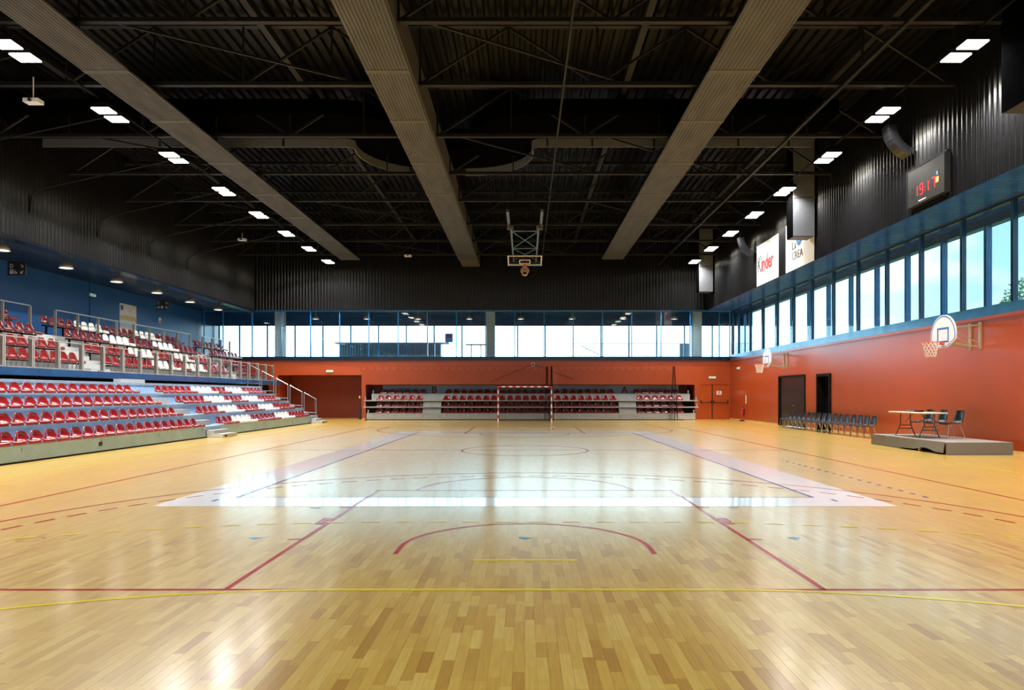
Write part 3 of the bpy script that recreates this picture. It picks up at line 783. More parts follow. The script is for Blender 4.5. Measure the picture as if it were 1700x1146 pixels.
# folded ceiling hoop
ch = thing('ceiling_hoop', 'ceiling basketball hoop folded up under the roof with blue steel frame', 'basketball hoop', (0, 0, 0))
for s in (-1, 1):
    MB().box(s*.78-.06, s*.78+.06, 31.0, 34.0, 9.98-.12, 9.98).build('carrier_beam', 'rail_metal', ch)
    MB().bar((s*.68, 33.6, 9.9), (s*.60, 36.8, 8.75), .07, .07).build('swing_arm', 'hoop_frame', ch)
    MB().bar((s*.76, 33.0, 9.9), (s*.66, 36.9, 9.1), .05, .05).build('stay', 'steel_dark', ch)
    MB().box(s*.72-.16, s*.72+.16, 33.5, 33.6, 9.68, 9.86).build('clamp', 'rail_metal', ch)
def lerp(a, b, t): return tuple(a[i]+(b[i]-a[i])*t for i in range(3))
A0, A1, B0, B1 = (-.68, 33.6, 9.9), (-.60, 36.8, 8.75), (.68, 33.6, 9.9), (.60, 36.8, 8.75)
for t1, t2 in ((.15, .62), (.62, .95)):
    MB().bar(lerp(A0, A1, t1), lerp(B0, B1, t1), .04, .04).build('cross_bar', 'hoop_frame', ch)
    MB().bar(lerp(A0, A1, t1), lerp(B0, B1, t2), .03, .03).build('cross_brace', 'hoop_frame', ch)
    MB().bar(lerp(B0, B1, t1), lerp(A0, A1, t2), .03, .03).build('cross_brace', 'hoop_frame', ch)
bd = thing('x', 'x', 'x'); bd.name = 'backboard_unit'; bd.parent = ch; del bd['label']; del bd['category']
bd.location = (0, 36.6, 8.52); bd.rotation_euler = (math.radians(74), 0, 0)
# local: board in xz plane facing -y
MB().box(-.9, .9, -.01, .01, 0, 1.05).build('glass_board', 'board_glass', bd)
m = MB().box(-.9, -.84, -.014, .014, 0, 1.05).box(.84, .9, -.014, .014, 0, 1.05).box(-.84, .84, -.014, .014, 0, .06).box(-.84, .84, -.014, .014, .99, 1.05)
m.box(-.295, -.245, -.014, .014, .15, .60).box(.245, .295, -.014, .014, .15, .60).box(-.245, .245, -.014, .014, .15, .2).box(-.245, .245, -.014, .014, .55, .60); m.build('white_lines', 'white_board', bd)
MB().box(-.93, .93, -.03, .03, -.06, -.001).build('edge_padding', 'print_blue', bd)
torus((0, -.40, .15), .225, .012).build('hoop_ring', 'hoop_orange', bd, smooth=True)
MB().box(-.09, .09, -.18, -.015, .03, .15).build('hoop_bracket', 'hoop_orange', bd)
net(bd, (0, -.40, .14), .225, .4)

# ------------------------------------------------------------------ seats
def seat_mesh(name, back, wd, dep, m_, seat_rise=.05):
    """one-piece bucket shell; front edge at local y=0, back towards +y, seat at local z=0"""
    prof = [(.0, -.035, 1.0), (-.005, .02, 1.0), (.03, .05, 1.0), (.16, .035, .98), (dep*.72, .03, .96), (dep*.84, .05, .95), (dep*.92, .11, .93), (dep*.98, back*.55, .88), (dep*1.03, back*.80, .74), (dep*1.06, back*.94, .52), (dep*1.07, back, .26)]
    U = (-1, -.72, -.25, .25, .72, 1); mb = MB(); n = len(U)
    for off in (0, 1):
        for i, (t, z, q) in enumerate(prof):
            for u in U:
                zz = z+(.022*abs(u)**2 if 1 < i < 5 else 0); tt = t-(.05*u*u if i >= 6 else 0)
                if off:
                    if i >= 5: tt += .03
                    else: zz -= .035; 
                    if i < 3: tt += .02
                mb.v.append((u*q*wd/2, tt, zz))
    K = len(prof)*n
    for i in range(len(prof)-1):
        for j in range(n-1):
            a = i*n+j; mb.f.append((a, a+1, a+n+1, a+n)); mb.f.append((K+a, K+a+n, K+a+n+1, K+a+1))
        for j in (0, n-1):
            a = i*n+j; f_ = (a, a+n, K+a+n, K+a); mb.f.append(f_ if j == 0 else f_[::-1])
    for r_ in (0, len(prof)-1):
        for j in range(n-1):
            a = r_*n+j; f_ = (a, K+a, K+a+1, a+1); mb.f.append(f_ if r_ == 0 else f_[::-1])
    me = mb.mesh(name); me.materials.append(M[m_])
    for p in me.polygons: p.use_smooth = True
    return me
low = {c: seat_mesh('seat', .27, .44, .40, 'seat_'+c) for c in ('red', 'white')}
low_shaded = seat_mesh('seat', .27, .44, .40, 'seat_maroon')  # same red plastic, darkened to paint in the shade on the end stand
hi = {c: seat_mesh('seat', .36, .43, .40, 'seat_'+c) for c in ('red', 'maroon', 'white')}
R90 = PI/2
# ------------------------------------------------------------------ telescopic stand along the gallery
SX, PITCH, RISE, SY0, SY1 = -11.77, .80, .41, 8.0, 38.85
st = thing('telescopic_stand', 'long telescopic stand of grey steps with red and white bucket seats below the gallery', 'stand')
A0_, A1_ = 25.22, 26.72       # stair aisle
for r in range(4):
    x1 = SX-r*PITCH; x0 = x1-PITCH; z = RISE*(r+1)
    MB().box(x0-.25, x1+.03, SY0, SY1, z-.05, z).build('deck', 'alu', st)
    MB().box(x1-.03, x1, SY0, SY1, z-RISE+(.04 if r == 0 else 0), z-.051).build('riser', 'alu_face', st)
    m = MB()
    for y in range(int(SY0)+2, int(SY1), 3): m.box(x1, x1+.004, y, y+.012, z-.16, z-.06)
    m.build('riser_joint', 'steel_dark', st)
MB().box(SX-4*PITCH-.45, SX-4*PITCH+.03, SY0, SY1, 5*RISE-.09, 5*RISE).build('top_walkway', 'alu', st)
MB().box(SX-4*PITCH-.03, SX-4*PITCH, SY0, SY1, 4*RISE, 5*RISE-.091).build('riser', 'alu_face', st)
MB().box(SX-.05, SX-.02, SY0, SY1, 0, .04).build('base_gap', 'rubber', st)
MB().box(SX-4*PITCH, SX-.04, SY1-.04, SY1, 0, .35).prism([(SX-.04, .35), (SX-4*PITCH, .35), (SX-4*PITCH, 4*RISE-.05)], 1, SY1-.04, SY1).build('end_panel', 'black_paint', st)
MB().box(SX, SX+.012, 18.9, 19.05, .17, .28).build('lock_plate', 'rubber', st)
# aisle half steps and foot steps
for a, b in ((A0_+.05, A1_-.08), (37.62, 38.75)):
    for r in range(3):
        x1 = SX-(r+1)*PITCH; z = RISE*(r+1)
        MB().box(x1+.01, x1+.33, a, b, z+.001, z+RISE/2).build('aisle_step', 'step_grey', st)
    fs = MB().box(SX+.01, SX+.30, a, b-.1, .003, .27).box(SX+.30, SX+.62, a, b-.1, .003, .13).build('foot_step', 'step_grey', st)
    MB().box(SX+.62, SX+.63, a+.15, a+.35, .03, .09).build('grip_slot', 'rubber', fs)
MB().box(SX-4*PITCH-.3, SX-4*PITCH-.02, 25.4, 27.0, 5*RISE+.001, 5*RISE+.13).build('bridge_step', 'step_grey', st)
pat = ['r'*3+'w'*4+'r'*6+'w'*4+'r'*5, 'r'*4+'w'*4+'r'*5+'w'*4+'r'*5, 'r'*5+'w'*4+'r'*4+'w'*4+'r'*5, 'r'*6+'w'*4+'r'*3+'w'*4+'r'*5]
for r in range(4):
    x = SX-r*PITCH+.02; z = RISE*(r+1)+.042
    y = 24.95
    while y > (13.5, 14.8, 15.8, 16.8)[r]:
        link('seat', low['red'], st, (x, y, z), R90); y -= .5
    for i, c in enumerate(pat[r]):
        o = link('seat', low['red' if c == 'r' else 'white'], st, (x, 27.02+i*.488, z), R90)
        if c == 'w': o['label'] = 'white plastic bucket seat'
# handrail frames at the end of the stand
yh = 38.75
for r in range(5):
    xa = SX-r*PITCH-.05; xb_ = xa-.68; za = RISE*(r+1)
    h = 1.02
    m = MB()
    m.tube((xa, yh, za), (xa, yh, za+h-.1), .026, 8).tube((xb_, yh, za if r == 4 else za), (xb_, yh, za+h+.27), .026, 8).tube((xa, yh, za+h-.1), (xb_, yh, za+h+.27), .026, 8)
    m.tube((xa, yh, za+.16), (xb_, yh, za+.16), .02, 8)
    if r == 0: m.tube((xa-.1, yh, za+.9), (xa-.02, yh, za+.05), .012, 6)
    m.build('handrail', 'rail_metal', st)
# ------------------------------------------------------------------ gallery tiers
GX = -15.8; TX = [GX, -17.02, -17.84, -18.72, XLB]; TZ = [2.42, 2.93, 3.46, 3.94]
m = MB()
for i in range(4): m.box(TX[i+1], TX[i]-.001, Y0, YF-.13, 0 if i else TZ[0]-.2, TZ[i])
struct(m.build('floor_gallery', 'concrete'), 'stepped concrete gallery floor')
struct(MB().box(GX, GX+.06, Y0, YF-.13, 2.2, 2.44).build('trim_5', 'navy'), 'navy edge band of the gallery floor')
struct(MB().box(GX-.8, GX-.7, Y0, YF-.13, 0, 2.2).build('wall_under_gallery', 'black_paint'), 'dark wall under the gallery edge')
A = [(25.9, 27.2), (38.5, 39.7)]
for (a, b), nm in zip(A, ('in the long seat rows', 'near the end glazing')):
    t = thing('gallery_stair', 'pale concrete stair between gallery seats '+nm, 'stair')
    for i in range(3):
        for j in range(2):
            x1 = TX[i+1]+.001+(2-j)*.28; z1_ = TZ[i]+(TZ[i+1]-TZ[i])*(j+1)/3
            MB().box(TX[i+1]+.001, x1, a+.05, b-.05, TZ[i]+.001 if j == 0 else TZ[i]+(TZ[i+1]-TZ[i])*j/3+.001, z1_).build('step', 'concrete', t)
    MB().box(TX[0]-.55, TX[0]-.5, a+.3, a+.55, TZ[0]+.001, TZ[0]+.1).build('vent_plate', 'steel_dark', t)
WH = [[(30.6, 32.5), (33.8, 35.9)], [(30.1, 32.0), (34.0, 35.9)], [(29.6, 31.5), (33.7, 35.6)], [(29.3, 31.1), (33.8, 35.8)]]
SXG = [-16.42, -17.20, -18.02, -18.95]; SZG = [2.80, 3.32, 3.88, 4.42]
legm = MB()
legm.tube((-.09, .1, 0), (-.15, .02, -.38), .010, 5).tube((.09, .1, 0), (.15, .02, -.38), .010, 5).tube((-.09, .2, 0), (-.13, .32, -.38), .010, 5).tube((.09, .2, 0), (.13, .32, -.38), .010, 5)
legm.box(-.16, -.10, -.0, .34, -.385, -.375).box(.10, .16, .0, .34, -.385, -.375)
legme = legm.mesh('leg_frame'); legme.materials.append(M['rail_metal'])
names = ('front gallery row behind the mesh fence', 'second gallery row', 'third gallery row', 'top gallery row')
parts_ = ((17.6, 25.9, 'red seats before the first stair', 0), (27.2, 38.5, 'red and white seats between stairs', 1), (39.7, 43.7, 'red seats beside the end glazing', 2))
for r in range(4):
    for y0, y1, words_, q in parts_:
        n = int((y1-y0)/.5)
        t = thing('seat_row', words_+', '+names[r], 'seats', (SXG[r], y0, TZ[r]))
        dz = SZG[r]-TZ[r]
        MB().box(-.30, -.24, .05, n*.5, dz-.09, dz-.037).build('rail', 'black_paint', t)
        for i in range(n):
            y = .28+i*.5
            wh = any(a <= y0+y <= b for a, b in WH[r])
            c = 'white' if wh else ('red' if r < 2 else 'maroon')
            o = link('seat', hi[c], t, (0, y, dz), R90)
            if wh: o['label'] = 'white plastic seat shell'
            if r == 0: link('leg_frame', legme, t, (-.05, y, dz-.036), R90)
            elif i % 2 == 0: MB().box(-.30, -.24, y-.03, y+.03, .001, dz-.091).build('leg', 'black_paint', t)
# gallery front fence
fx = GX-.06; z0_, z1_ = TZ[0]+.001, 3.47
fe = thing('gallery_fence', 'grey steel fence with diamond mesh panels along the gallery edge', 'fence')
py = [20.8+1.24*i for i in range(-8, 19)]; py = [y for y in py if y < 43.8]
pme = MB().box(fx-.11, fx+.02, -.025, .025, z0_, z1_).mesh('post'); pme.materials.append(M['fence_metal'])
for y in py: link('post', pme, fe, (0, y, 0))
mb = MB(); H_ = z1_-.08-(z0_+.06); W_ = 1.14; st_ = .075
x = fx+.03; k_ = -H_
while k_ < W_:
    for sgn in (1, -1):
        a = max(0, k_); b = min(W_, k_+H_)
        if b-a > .01:
            za, zb = a-k_, b-k_
            p = (x, a if sgn > 0 else W_-a, za); q = (x, b if sgn > 0 else W_-b, zb)
            mb.tube(p, q, .002, 4, caps=False)
    k_ += st_
wme = mb.mesh('mesh_panel'); wme.materials.append(M['steel_dark'])
fr = MB().box(x-.008, x+.008, 0, W_, H_, H_+.02).box(x-.008, x+.008, 0, W_, -.02, 0).box(x-.008, x+.008, -.02, 0, -.02, H_+.02).box(x-.008, x+.008, W_, W_+.02, -.02, H_+.02)
frm = fr.mesh('panel_frame'); frm.materials.append(M['fence_white'])
for y in py[:-1]:
    p = link('mesh_panel', wme, fe, (0, y+.05, z0_+.06)); link('panel_frame', frm, p)
# upper gallery rails (open frames)
for (a, b), words_ in (((17.8, 26.0), 'before the first stair'), ((27.4, 38.4), 'between the two stairs'), ((39.9, 43.6), 'beside the end glazing')):
    t = thing('gallery_rail', 'open grey steel guard rail on the upper gallery '+words_, 'railing', (-18.80, 0, TZ[3]+.001))
    n = max(2, round((b-a)/1.42)); 
    MB().box(-.02, .02, a, b, 1.02, 1.06).build('top_rail', 'rail_metal', t)
    for i in range(n+1):
        y = a+(b-a)*i/n; MB().box(-.06, .04, y-.02, y+.02, 0, 1.02).build('post', 'fence_metal', t)
# gallery lamps
def pendant(name, lab, grp, loc, top, r=.26, bulb=True):
    t = thing(name, lab, 'lamp', loc, group=grp)
    MB().lathe([(.0, .30), (.05, .29), (.06, .24), (r*.55, .21), (r*.86, .12), (r, 0), (r-.012, .0), (r*.8, .11), (.04, .2)], (0, 0, 0), 20).build('shade', 'lamp_shell', t, smooth=True)
    MB().lathe([(0, .03), (r*.9, .03), (r*.9, .05), (0, .05)], (0, 0, 0), 20).build('glowing_disc', 'lamp_glow', t)
    MB().tube((0, 0, .29), (0, 0, top-loc[2]-.002), .012).build('stem', 'lamp_shell', t)
    if not bulb: return t
    ld = bpy.data.lights.new('pendant_bulb', 'AREA'); ld.shape = 'DISK'; ld.size = r*1.7; ld.energy = 9; ld.color = (1, .97, .88)
    l = bpy.data.objects.new('pendant_bulb', ld); C.objects.link(l); l.parent = t; l.location = (0, 0, .02)
    return t
for y in (17.0, 20.4, 23.8, 27.15, 30.5, 33.85, 37.2, 40.6): pendant('pendant_lamp', 'grey dome pendant lamp hanging under the gallery soffit', 'dome lamps over the gallery', (-18.2, y, 6.6), ZS)
for i in range(8): pendant('pendant_lamp', 'grey dome pendant lamp hanging behind the end glass', 'dome lamps behind the end glass', (-14.0+3.43*i, YF+1.6, 6.62), ZS+.03, .24, False)
# hanging direction signs
def arrow(t, x, z, s, m_='white_print', y=-.022):
    mb = MB(); mb.bar((x-.05*s, y, z+.05), (x+.05*s, y, z-.05), .004, .018).bar((x+.05*s, y, z-.05), (x-.03*s, y, z-.05), .004, .018).bar((x+.05*s, y, z-.05), (x+.05*s, y, z+.03), .004, .018); mb.build('arrow', m_, t)
sg = thing('direction_sign', 'black hanging sign reading D above restroom symbols', 'sign', (-19.0, 25.6, 6.05))
MB().box(-.34, .34, -.02, .02, 0, .52).build('plate', 'print_black', sg); MB().tube((-.25, 0, .52), (-.25, 0, ZS-6.05-.002), .008).tube((.25, 0, .52), (.25, 0, ZS-6.05-.002), .008).build('hanger', 'steel_dark', sg)
text_obj('D', .2, 'white_print', sg, (-.26, -.022, .29), (PI/2, 0, 0), .002, align='LEFT'); arrow(sg, .2, .36, 1); arrow(sg, .2, .13, -1)
for xx in (-.22, -.14): MB().prism([(xx-.03, .06), (xx+.03, .06), (xx+.02, .20), (xx-.02, .20)], 1, -.024, -.0205).prism([(xx+.018*math.cos(a*PI/4), .222+.018*math.sin(a*PI/4)) for a in range(8)], 1, -.024, -.0205).build('restroom_symbol', 'white_print', sg)
m = MB()
for i in range(16):
    a, b = 2*PI*i/16, 2*PI*(i+1)/16; m.quad((-.04+.045*math.cos(a), -.0225, .10+.045*math.sin(a)), (-.04+.045*math.cos(b), -.0225, .10+.045*math.sin(b)), (-.04+.03*math.cos(b), -.0225, .10+.03*math.sin(b)), (-.04+.03*math.cos(a), -.0225, .10+.03*math.sin(a)))
m.bar((-.05, -.022, .11), (-.06, -.022, .21), .004, .02).bar((-.055, -.022, .12), (0, -.022, .12), .004, .016).bar((0, -.022, .12), (.02, -.022, .07), .004, .016); m.build('restroom_symbol', 'white_print', sg)
sg = thing('direction_sign', 'black hanging sign reading C above A-B', 'sign', (-19.0, 35.9, 6.05))
MB().box(-.31, .31, -.02, .02, 0, .48).build('plate', 'print_black', sg); MB().tube((-.25, 0, .48), (-.25, 0, ZS-6.05-.002), .008).tube((.25, 0, .48), (.25, 0, ZS-6.05-.002), .008).build('hanger', 'steel_dark', sg)
text_obj('C', .2, 'white_print', sg, (-.27, -.022, .28), (PI/2, 0, 0), .002, align='LEFT'); text_obj('A-B', .2, 'white_print', sg, (-.27, -.022, .06), (PI/2, 0, 0), .002, align='LEFT'); arrow(sg, .2, .35, 1); arrow(sg, .2, .13, 1)
# things on the blue wall
t = thing('poster', 'tall pale poster with faint gold print on the blue gallery wall', 'poster', (XLB+.001, 36.2, 4.35))
MB().box(0, .02, -.75, .75, 0, 2.0).build('sheet', 'poster', t); MB().box(.0205, .024, -.7, .7, 1.15, 1.4).build('gold_print', 'poster_gold', t); MB().box(.0205, .024, -.68, -.45, 1.65, 1.9).build('emblem', 'print_blue', t)
t = thing('notice', 'small white notice low on the blue gallery wall', 'notice', (XLB+.001, 39.4, 4.55)); MB().box(0, .012, -.22, .22, 0, .5).build('sheet', 'white_print', t); MB().box(.0125, .014, -.15, .15, .32, .42).build('print_block', 'print_black', t)
t = thing('fire_alarm', 'small red and white alarm box on the blue gallery wall', 'alarm', (XLB+.001, 39.3, 5.7)); MB().box(0, .06, -.1, .1, 0, .3).build('case', 'white_board', t); MB().box(.061, .07, -.07, .07, .02, .14).build('button_plate', 'red_paint', t)
# ------------------------------------------------------------------ stand in the end niche
es = thing('telescopic_stand', 'half closed telescopic stand with shade-darkened red seats in the niche of the end wall', 'stand')
FY = [43.0, 43.18, 43.36, 44.45]; ex0, ex1 = -9.95, 10.72
AX = [(-6.42, -5.28), (6.0, 7.0)]
gx = [-9.2+.5*i for i in range(6)]+[-4.97+.5035*i for i in range(22)]+[7.32+.5*i for i in range(6)]
for r in range(4):
    z = .41*(r+1); fy = FY[r]; by = fy+.62 if r < 2 else (44.5 if r == 2 else 45.3); e_ = .25 if r in (1, 2) else 0.
    MB().box(ex0-e_, ex1+e_, fy-.01, by, z-.06, z).build('deck', 'step_grey', es)
    if r == 0: MB().box(ex0, ex1, fy, fy+.03, .03, z-.061).build('riser', 'step_grey', es)
    if r == 3: MB().box(ex0, ex1, fy+.0, fy+.03, 1.23, z-.061).build('riser', 'step_grey', es)
    for x in gx: link('seat', low_shaded if r in (0, 1, 3) else low['red'], es, (x, fy+.01, z+.04))  # covered rows carry their shade in the seat colour
    for s, xx in ((-1, ex0-e_+.1), (1, ex1+e_-.1)): MB().box(xx-.03, xx+.03, fy+.02, fy+.08, z+.001, z+.22).build('end_post', 'alu', es)
for a, b in ((-6.45, -5.3), (5.95, 7.05)):
    for r in range(2): MB().box(a, b, FY[r]+.12, FY[r]+.5, .41*(r+1)+.001, .41*(r+1)+.17).box(a, b, FY[r]+.28, FY[r]+.5, .41*(r+1)+.17, .41*(r+1)+.30).build('aisle_step', 'step_grey', es)
    for x in (a+.05, b-.05): MB().tube((x, 42.985, .22), (x, 43.0, .22), .03, 10).build('grip_hole', 'rubber', es)
MB().box(ex0+.1, ex1-.1, 43.06, 43.1, 0, .03).build('base_gap', 'rubber', es)
bp = MB().box(ex0+.55, ex1-.55, 45.32, 45.36, 1.2, 2.2).build('back_panel', 'alu_face', es)
MB().box(ex0, ex1, 43.95, 44.0, .03, 1.16).build('dark_backing', 'black_paint', es)
text_obj('B', .62, 'brown_print', bp, (-6.0, 45.315, 1.70), (PI/2, 0, 0), .003, bold=.015); text_obj('A', .62, 'brown_print', bp, (6.6, 45.315, 1.70), (PI/2, 0, 0), .003, bold=.015)
# ------------------------------------------------------------------ handball goal
gy = HG+40-.04
hg = thing('handball_goal', 'red and white striped handball goal with net before the end stand', 'goal', (0, gy, 0))
def stripes(p, q, n, first_red):
    for i in range(n):
        a, b = lerp(p, q, i/n), lerp(p, q, (i+1)/n)
        MB().bar(a, b, .08, .08).build('stripe', 'red_paint' if (i % 2 == 0) == first_red else 'white_board', hg)
for s in (-1, 1): stripes((s*1.54, 0, 0.001), (s*1.54, 0, 2.04), 10, False)
stripes((-1.54, 0, 2.04), (1.54, 0, 2.04), 15, True)
m = MB()
for s in (-1, 1): m.path([(s*1.54, .04, 2.0), (s*1.54, .8, 1.98), (s*1.54, 1.1, .03), (s*1.54, .04, .03)], .02, 6)
m.tube((-1.54, 1.1, .03), (1.54, 1.1, .03), .02); m.build('back_frame', 'rail_metal', hg)
m = MB(); st_ = .1; r_ = .0055
for i in range(31): x = -1.5+i*.1; m.tube((x, .85, 1.96), (x, 1.05, .04), r_, 4, caps=False); m.tube((x, .05, 2.0), (x, .85, 1.96), r_, 4, caps=False)
for i in range(20): t_ = i/19; m.tube((-1.5, .85+.2*t_, 1.96-1.92*t_), (1.5, .85+.2*t_, 1.96-1.92*t_), r_, 4, caps=False)
for i in range(9): m.tube((-1.5, .05+i*.1, 2.0-.005*i), (1.5, .05+i*.1, 2.0-.005*i), r_, 4, caps=False)
for s in (-1, 1):
    for i in range(20): z = .04+i*.1; m.tube((s*1.52, .05, z), (s*1.52, 1.06-.1*z, z), r_, 4, caps=False)
    for i in range(9): m.tube((s*1.52, .1+i*.1, .04), (s*1.52, .1+i*.1, 1.98), r_, 4, caps=False)
m.build('goal_net', 'net_black', hg)
# ------------------------------------------------------------------ protective net in front of the end wall
pn = thing('protective_net', 'thin dark ball net hung in swags along the orange end wall', 'net')
yn = 42.6
def swag(x0, x1, step):
    m = MB(); n = int((x1-x0)/step); pts = []
    for i in range(n*8+1):
        x = x0+(x1-x0)*i/(n*8); u = (i % 8)/8; pts.append((x, 3.30-.26*4*u*(1-u)))
    for (a, za), (b, zb) in zip(pts[:-1], pts[1:]): m.quad((a, yn+.05*math.sin(a*5), .02), (b, yn+.05*math.sin(b*5), .02), (b, yn, zb), (a, yn, za))
    return m
for a, b in ((-10.25, 1.3), (2.05, 9.15)):
    mb_ = swag(a, b, .46); mb_.build('net_sheet', 'netting', pn)
    hm = MB()
    for q in range(0, len(mb_.v), 4): hm.tube(mb_.v[q+3], mb_.v[q+2], .007, 4, caps=False)
    hm.build('net_hem', 'net_black', pn)
MB().tube((-10.3, yn, 3.32), (-17.2, yn, 3.9), .006).tube((-10.3, yn, 3.32), (13.2, yn, 3.42), .006).build('wire', 'steel_dark', pn)
def bunch(x, r, zt):
    mb = MB(); n = 9
    for i in range(n):
        a = 2*PI*i/n; mb.tube((x+r*.2*math.cos(a), yn+.05*math.sin(a), zt), (x+r*1.0*math.cos(a), yn+.12*math.sin(a), .03), .018, 5)
    mb.build('gathered_net', 'netting_dense', pn)
bunch(1.38, .16, 3.33); bunch(1.66, .14, 3.35); bunch(9.28, .26, 3.35)
MB().tube((-10, yn, .025), (9.9, yn, .025), .025).build('bottom_hem', 'net_black', pn)
# small wall fittings
t = thing('loudspeaker_box', 'small grey box high on the orange end wall above the goal', 'box', (.53, YF-.1, 3.42)); MB().box(-.1, .1, 0, .099, 0, .22).build('case', 'concrete', t); MB().box(-.06, .06, -.006, -.001, .05, .17).build('grille', 'steel_dark', t)
t = thing('cable', 'dark cable looping from grey box down the orange end wall', 'cable'); MB().path([(.40, YF-.05, 3.5), (-1.4, YF-.02, 2.75), (-2.2, YF-.02, 2.4)], .012).path([(.66, YF-.05, 3.5), (3.2, YF-.02, 2.55)], .012).build('wire', 'net_black', t)
def exit_light(loc, rz, lab, nm='emergency_light'):
    t = thing(nm, lab, 'light', loc, rz); MB().box(-.22, .22, -.06, -.001, 0, .14).build('case', 'white_board', t); MB().box(-.2, .2, -.066, -.061, .015, .11).build('diffuser', 'exit_green', t)
exit_light((12.1, YF, 2.62), 0, 'pale green exit light above the orange double door'); exit_light((-12.6, YF, 3.03), 0, 'small emergency light on the beam over the dark red recess'); exit_light((XR, 42.4, 3.15), -PI/2, 'small emergency light high on the orange side wall'); exit_light((XLB, 33.2, 6.35), PI/2, 'small emergency light high on the blue gallery wall')
t = thing('door_notice', 'white notice with red print on the orange double door', 'notice', (12.55, YF+.02, 1.58)); MB().box(-.16, .16, -.006, -.001, 0, .24).build('sheet', 'white_print', t); MB().box(-.05, .05, -.008, -.0065, .13, .2).box(-.1, .1, -.008, -.0065, .05, .09).build('print_block', 'print_red', t)
fx_ = thing('fire_extinguisher', 'red fire extinguisher hung on the orange side wall near the corner', 'extinguisher', (XR-.12, 41.3, .28))
MB().lathe([(0, 0), (.075, 0), (.08, .02), (.08, .40), (.06, .46), (.025, .5), (0, .5)], (0, 0, 0), 16).build('bottle', 'extinguisher_red', fx_, smooth=True)
MB().box(-.03, .03, -.02, .02, .5, .56).bar((-.02, 0, .58), (.08, 0, .6), .02, .012).path([(-.02, -.02, .54), (-.1, -.06, .50), (-.12, -.06, .25), (-.1, -.04, .1)], .014).build('valve_and_hose', 'black_plastic', fx_); MB().box(.08, .119, -.03, .03, .1, .45).build('wall_hook', 'black_plastic', fx_); MB().box(-.082, -.08, -.04, .04, .15, .3).build('label_plate', 'white_print', fx_)
t = thing('extinguisher_notice', 'small pale plate on the orange wall above the extinguisher', 'sign', (XR, 41.0, 1.05)); MB().box(-.01, -.001, -.08, .08, 0, .5).build('plate', 'poster', t)
t = thing('call_point', 'small dark call point beside the orange double door', 'switch', (XR, 43.6, 1.15)); MB().box(-.04, -.001, -.05, .05, 0, .14).build('case', 'brown_print', t); MB().box(-.045, -.041, -.03, .03, .03, .10).build('button_plate', 'red_paint', t)
t = thing('door_stop', 'black rubber floor stop under the extinguisher', 'door stop', (XR-.25, 41.0, 0)); MB().box(-.12, .12, -.12, .12, .002, .05).build('base', 'rubber', t); MB().box(-.05, .05, -.05, .05, .05, .08).build('pad', 'rubber', t)
t = thing('post_pad', 'narrow black case with yellow top beside the niche', 'case', (-10.62, YF-.06, 0)); MB().box(-.09, .06, -.08, .05, .002, .75).build('case', 'rubber', t); MB().box(-.05, .03, -.1, -.08, 1.35, 1.5).build('yellow_tag', 'yellow_plastic', t); MB().tube((-.01, -.02, .75), (-.01, -.05, 1.4), .012).build('stem', 'rubber', t)
# ------------------------------------------------------------------ black chairs
def make_chair():
    t = thing('chair', 'x', 'chair')
    # front at local y=0, back towards +y
    prof = [(.0, .405, .42), (.0, .43, .44), (.06, .445, .45), (.22, .43, .45), (.36, .425, .44), (.42, .47, .43), (.46, .56, .42), (.49, .68, .41), (.51, .77, .38), (.515, .80, .32)]
    U = (-1, -.7, -.25, .25, .7, 1); mb = MB(); n = len(U)
    for off in (0, 1):
        for i, (y, z, wd) in enumerate(prof):
            for u in U:
                zz = z+(.02*u*u if i in (2, 3, 4) else 0); yy = y-(.03*u*u if i > 5 else 0)
                if off: zz, yy = (zz-.014, yy) if i < 5 else (zz, yy+.014)
                mb.v.append((u*wd/2, yy, zz))
    K = len(prof)*n
    for i in range(len(prof)-1):
        for j in range(n-1):
            a = i*n+j; mb.f.append((a, a+1, a+n+1, a+n)); mb.f.append((K+a, K+a+n, K+a+n+1, K+a+1))
        for j in (0, n-1): a = i*n+j; mb.f.append((a, a+n, K+a+n, K+a))
    for r_ in (0, len(prof)-1):
        for j in range(n-1): a = r_*n+j; mb.f.append((a, K+a, K+a+1, a+1))
    mb.build('shell', 'black_plastic', t, smooth=True)
    for s in (-1, 1):
        MB().path([(s*.20, .03, .40), (s*.225, -.01, .0)], .011, 7).build('leg', 'chrome', t)
        MB().path([(s*.20, .34, .40), (s*.225, .50, .0)], .011, 7).build('leg', 'chrome', t)
        MB().tube((s*.20, .03, .40), (s*.20, .34, .40), .010, 6).build('side_bar', 'chrome', t)
    MB().tube((-.2, .05, .40), (.2, .05, .40), .009, 6).build('cross_bar', 'chrome', t)
    return t
c0 = make_chair(); used = False
for i in range(16):
    o = c0 if not used else copy_tree(c0); used = True
    o.location = (12.35, 25.12+i*.52, .002); o.rotation_euler = (0, 0, -PI/2)
    yy = 25.12+i*.52
    lab = 'black shell chair ending the row right beside the grey platform' if i == 0 else 'black shell chair ending the row at the wide black door' if i == 15 else \
        'black shell chair standing in front of the wide black door' if yy > 32.3 else 'black shell chair standing in front of the narrow black doorway' if 29.5 < yy < 31.1 else \
        'black shell chair in the row between platform and narrow black doorway' if yy < 29.5 else 'black shell chair in the row between the two black doors'
    tag(o, lab, 'chair', 'row of black chairs along the orange wall')
for y, lab in ((19.75, 'black shell chair on the platform standing free of the table end'), (20.5, 'black shell chair on the platform behind the table, middle of three'), (21.2, 'black shell chair on the platform nearest the row of chairs')):
    o = copy_tree(c0); o.location = (12.08, y, .338); tag(o, lab, 'chair')
    if 'group' in o: del o['group']
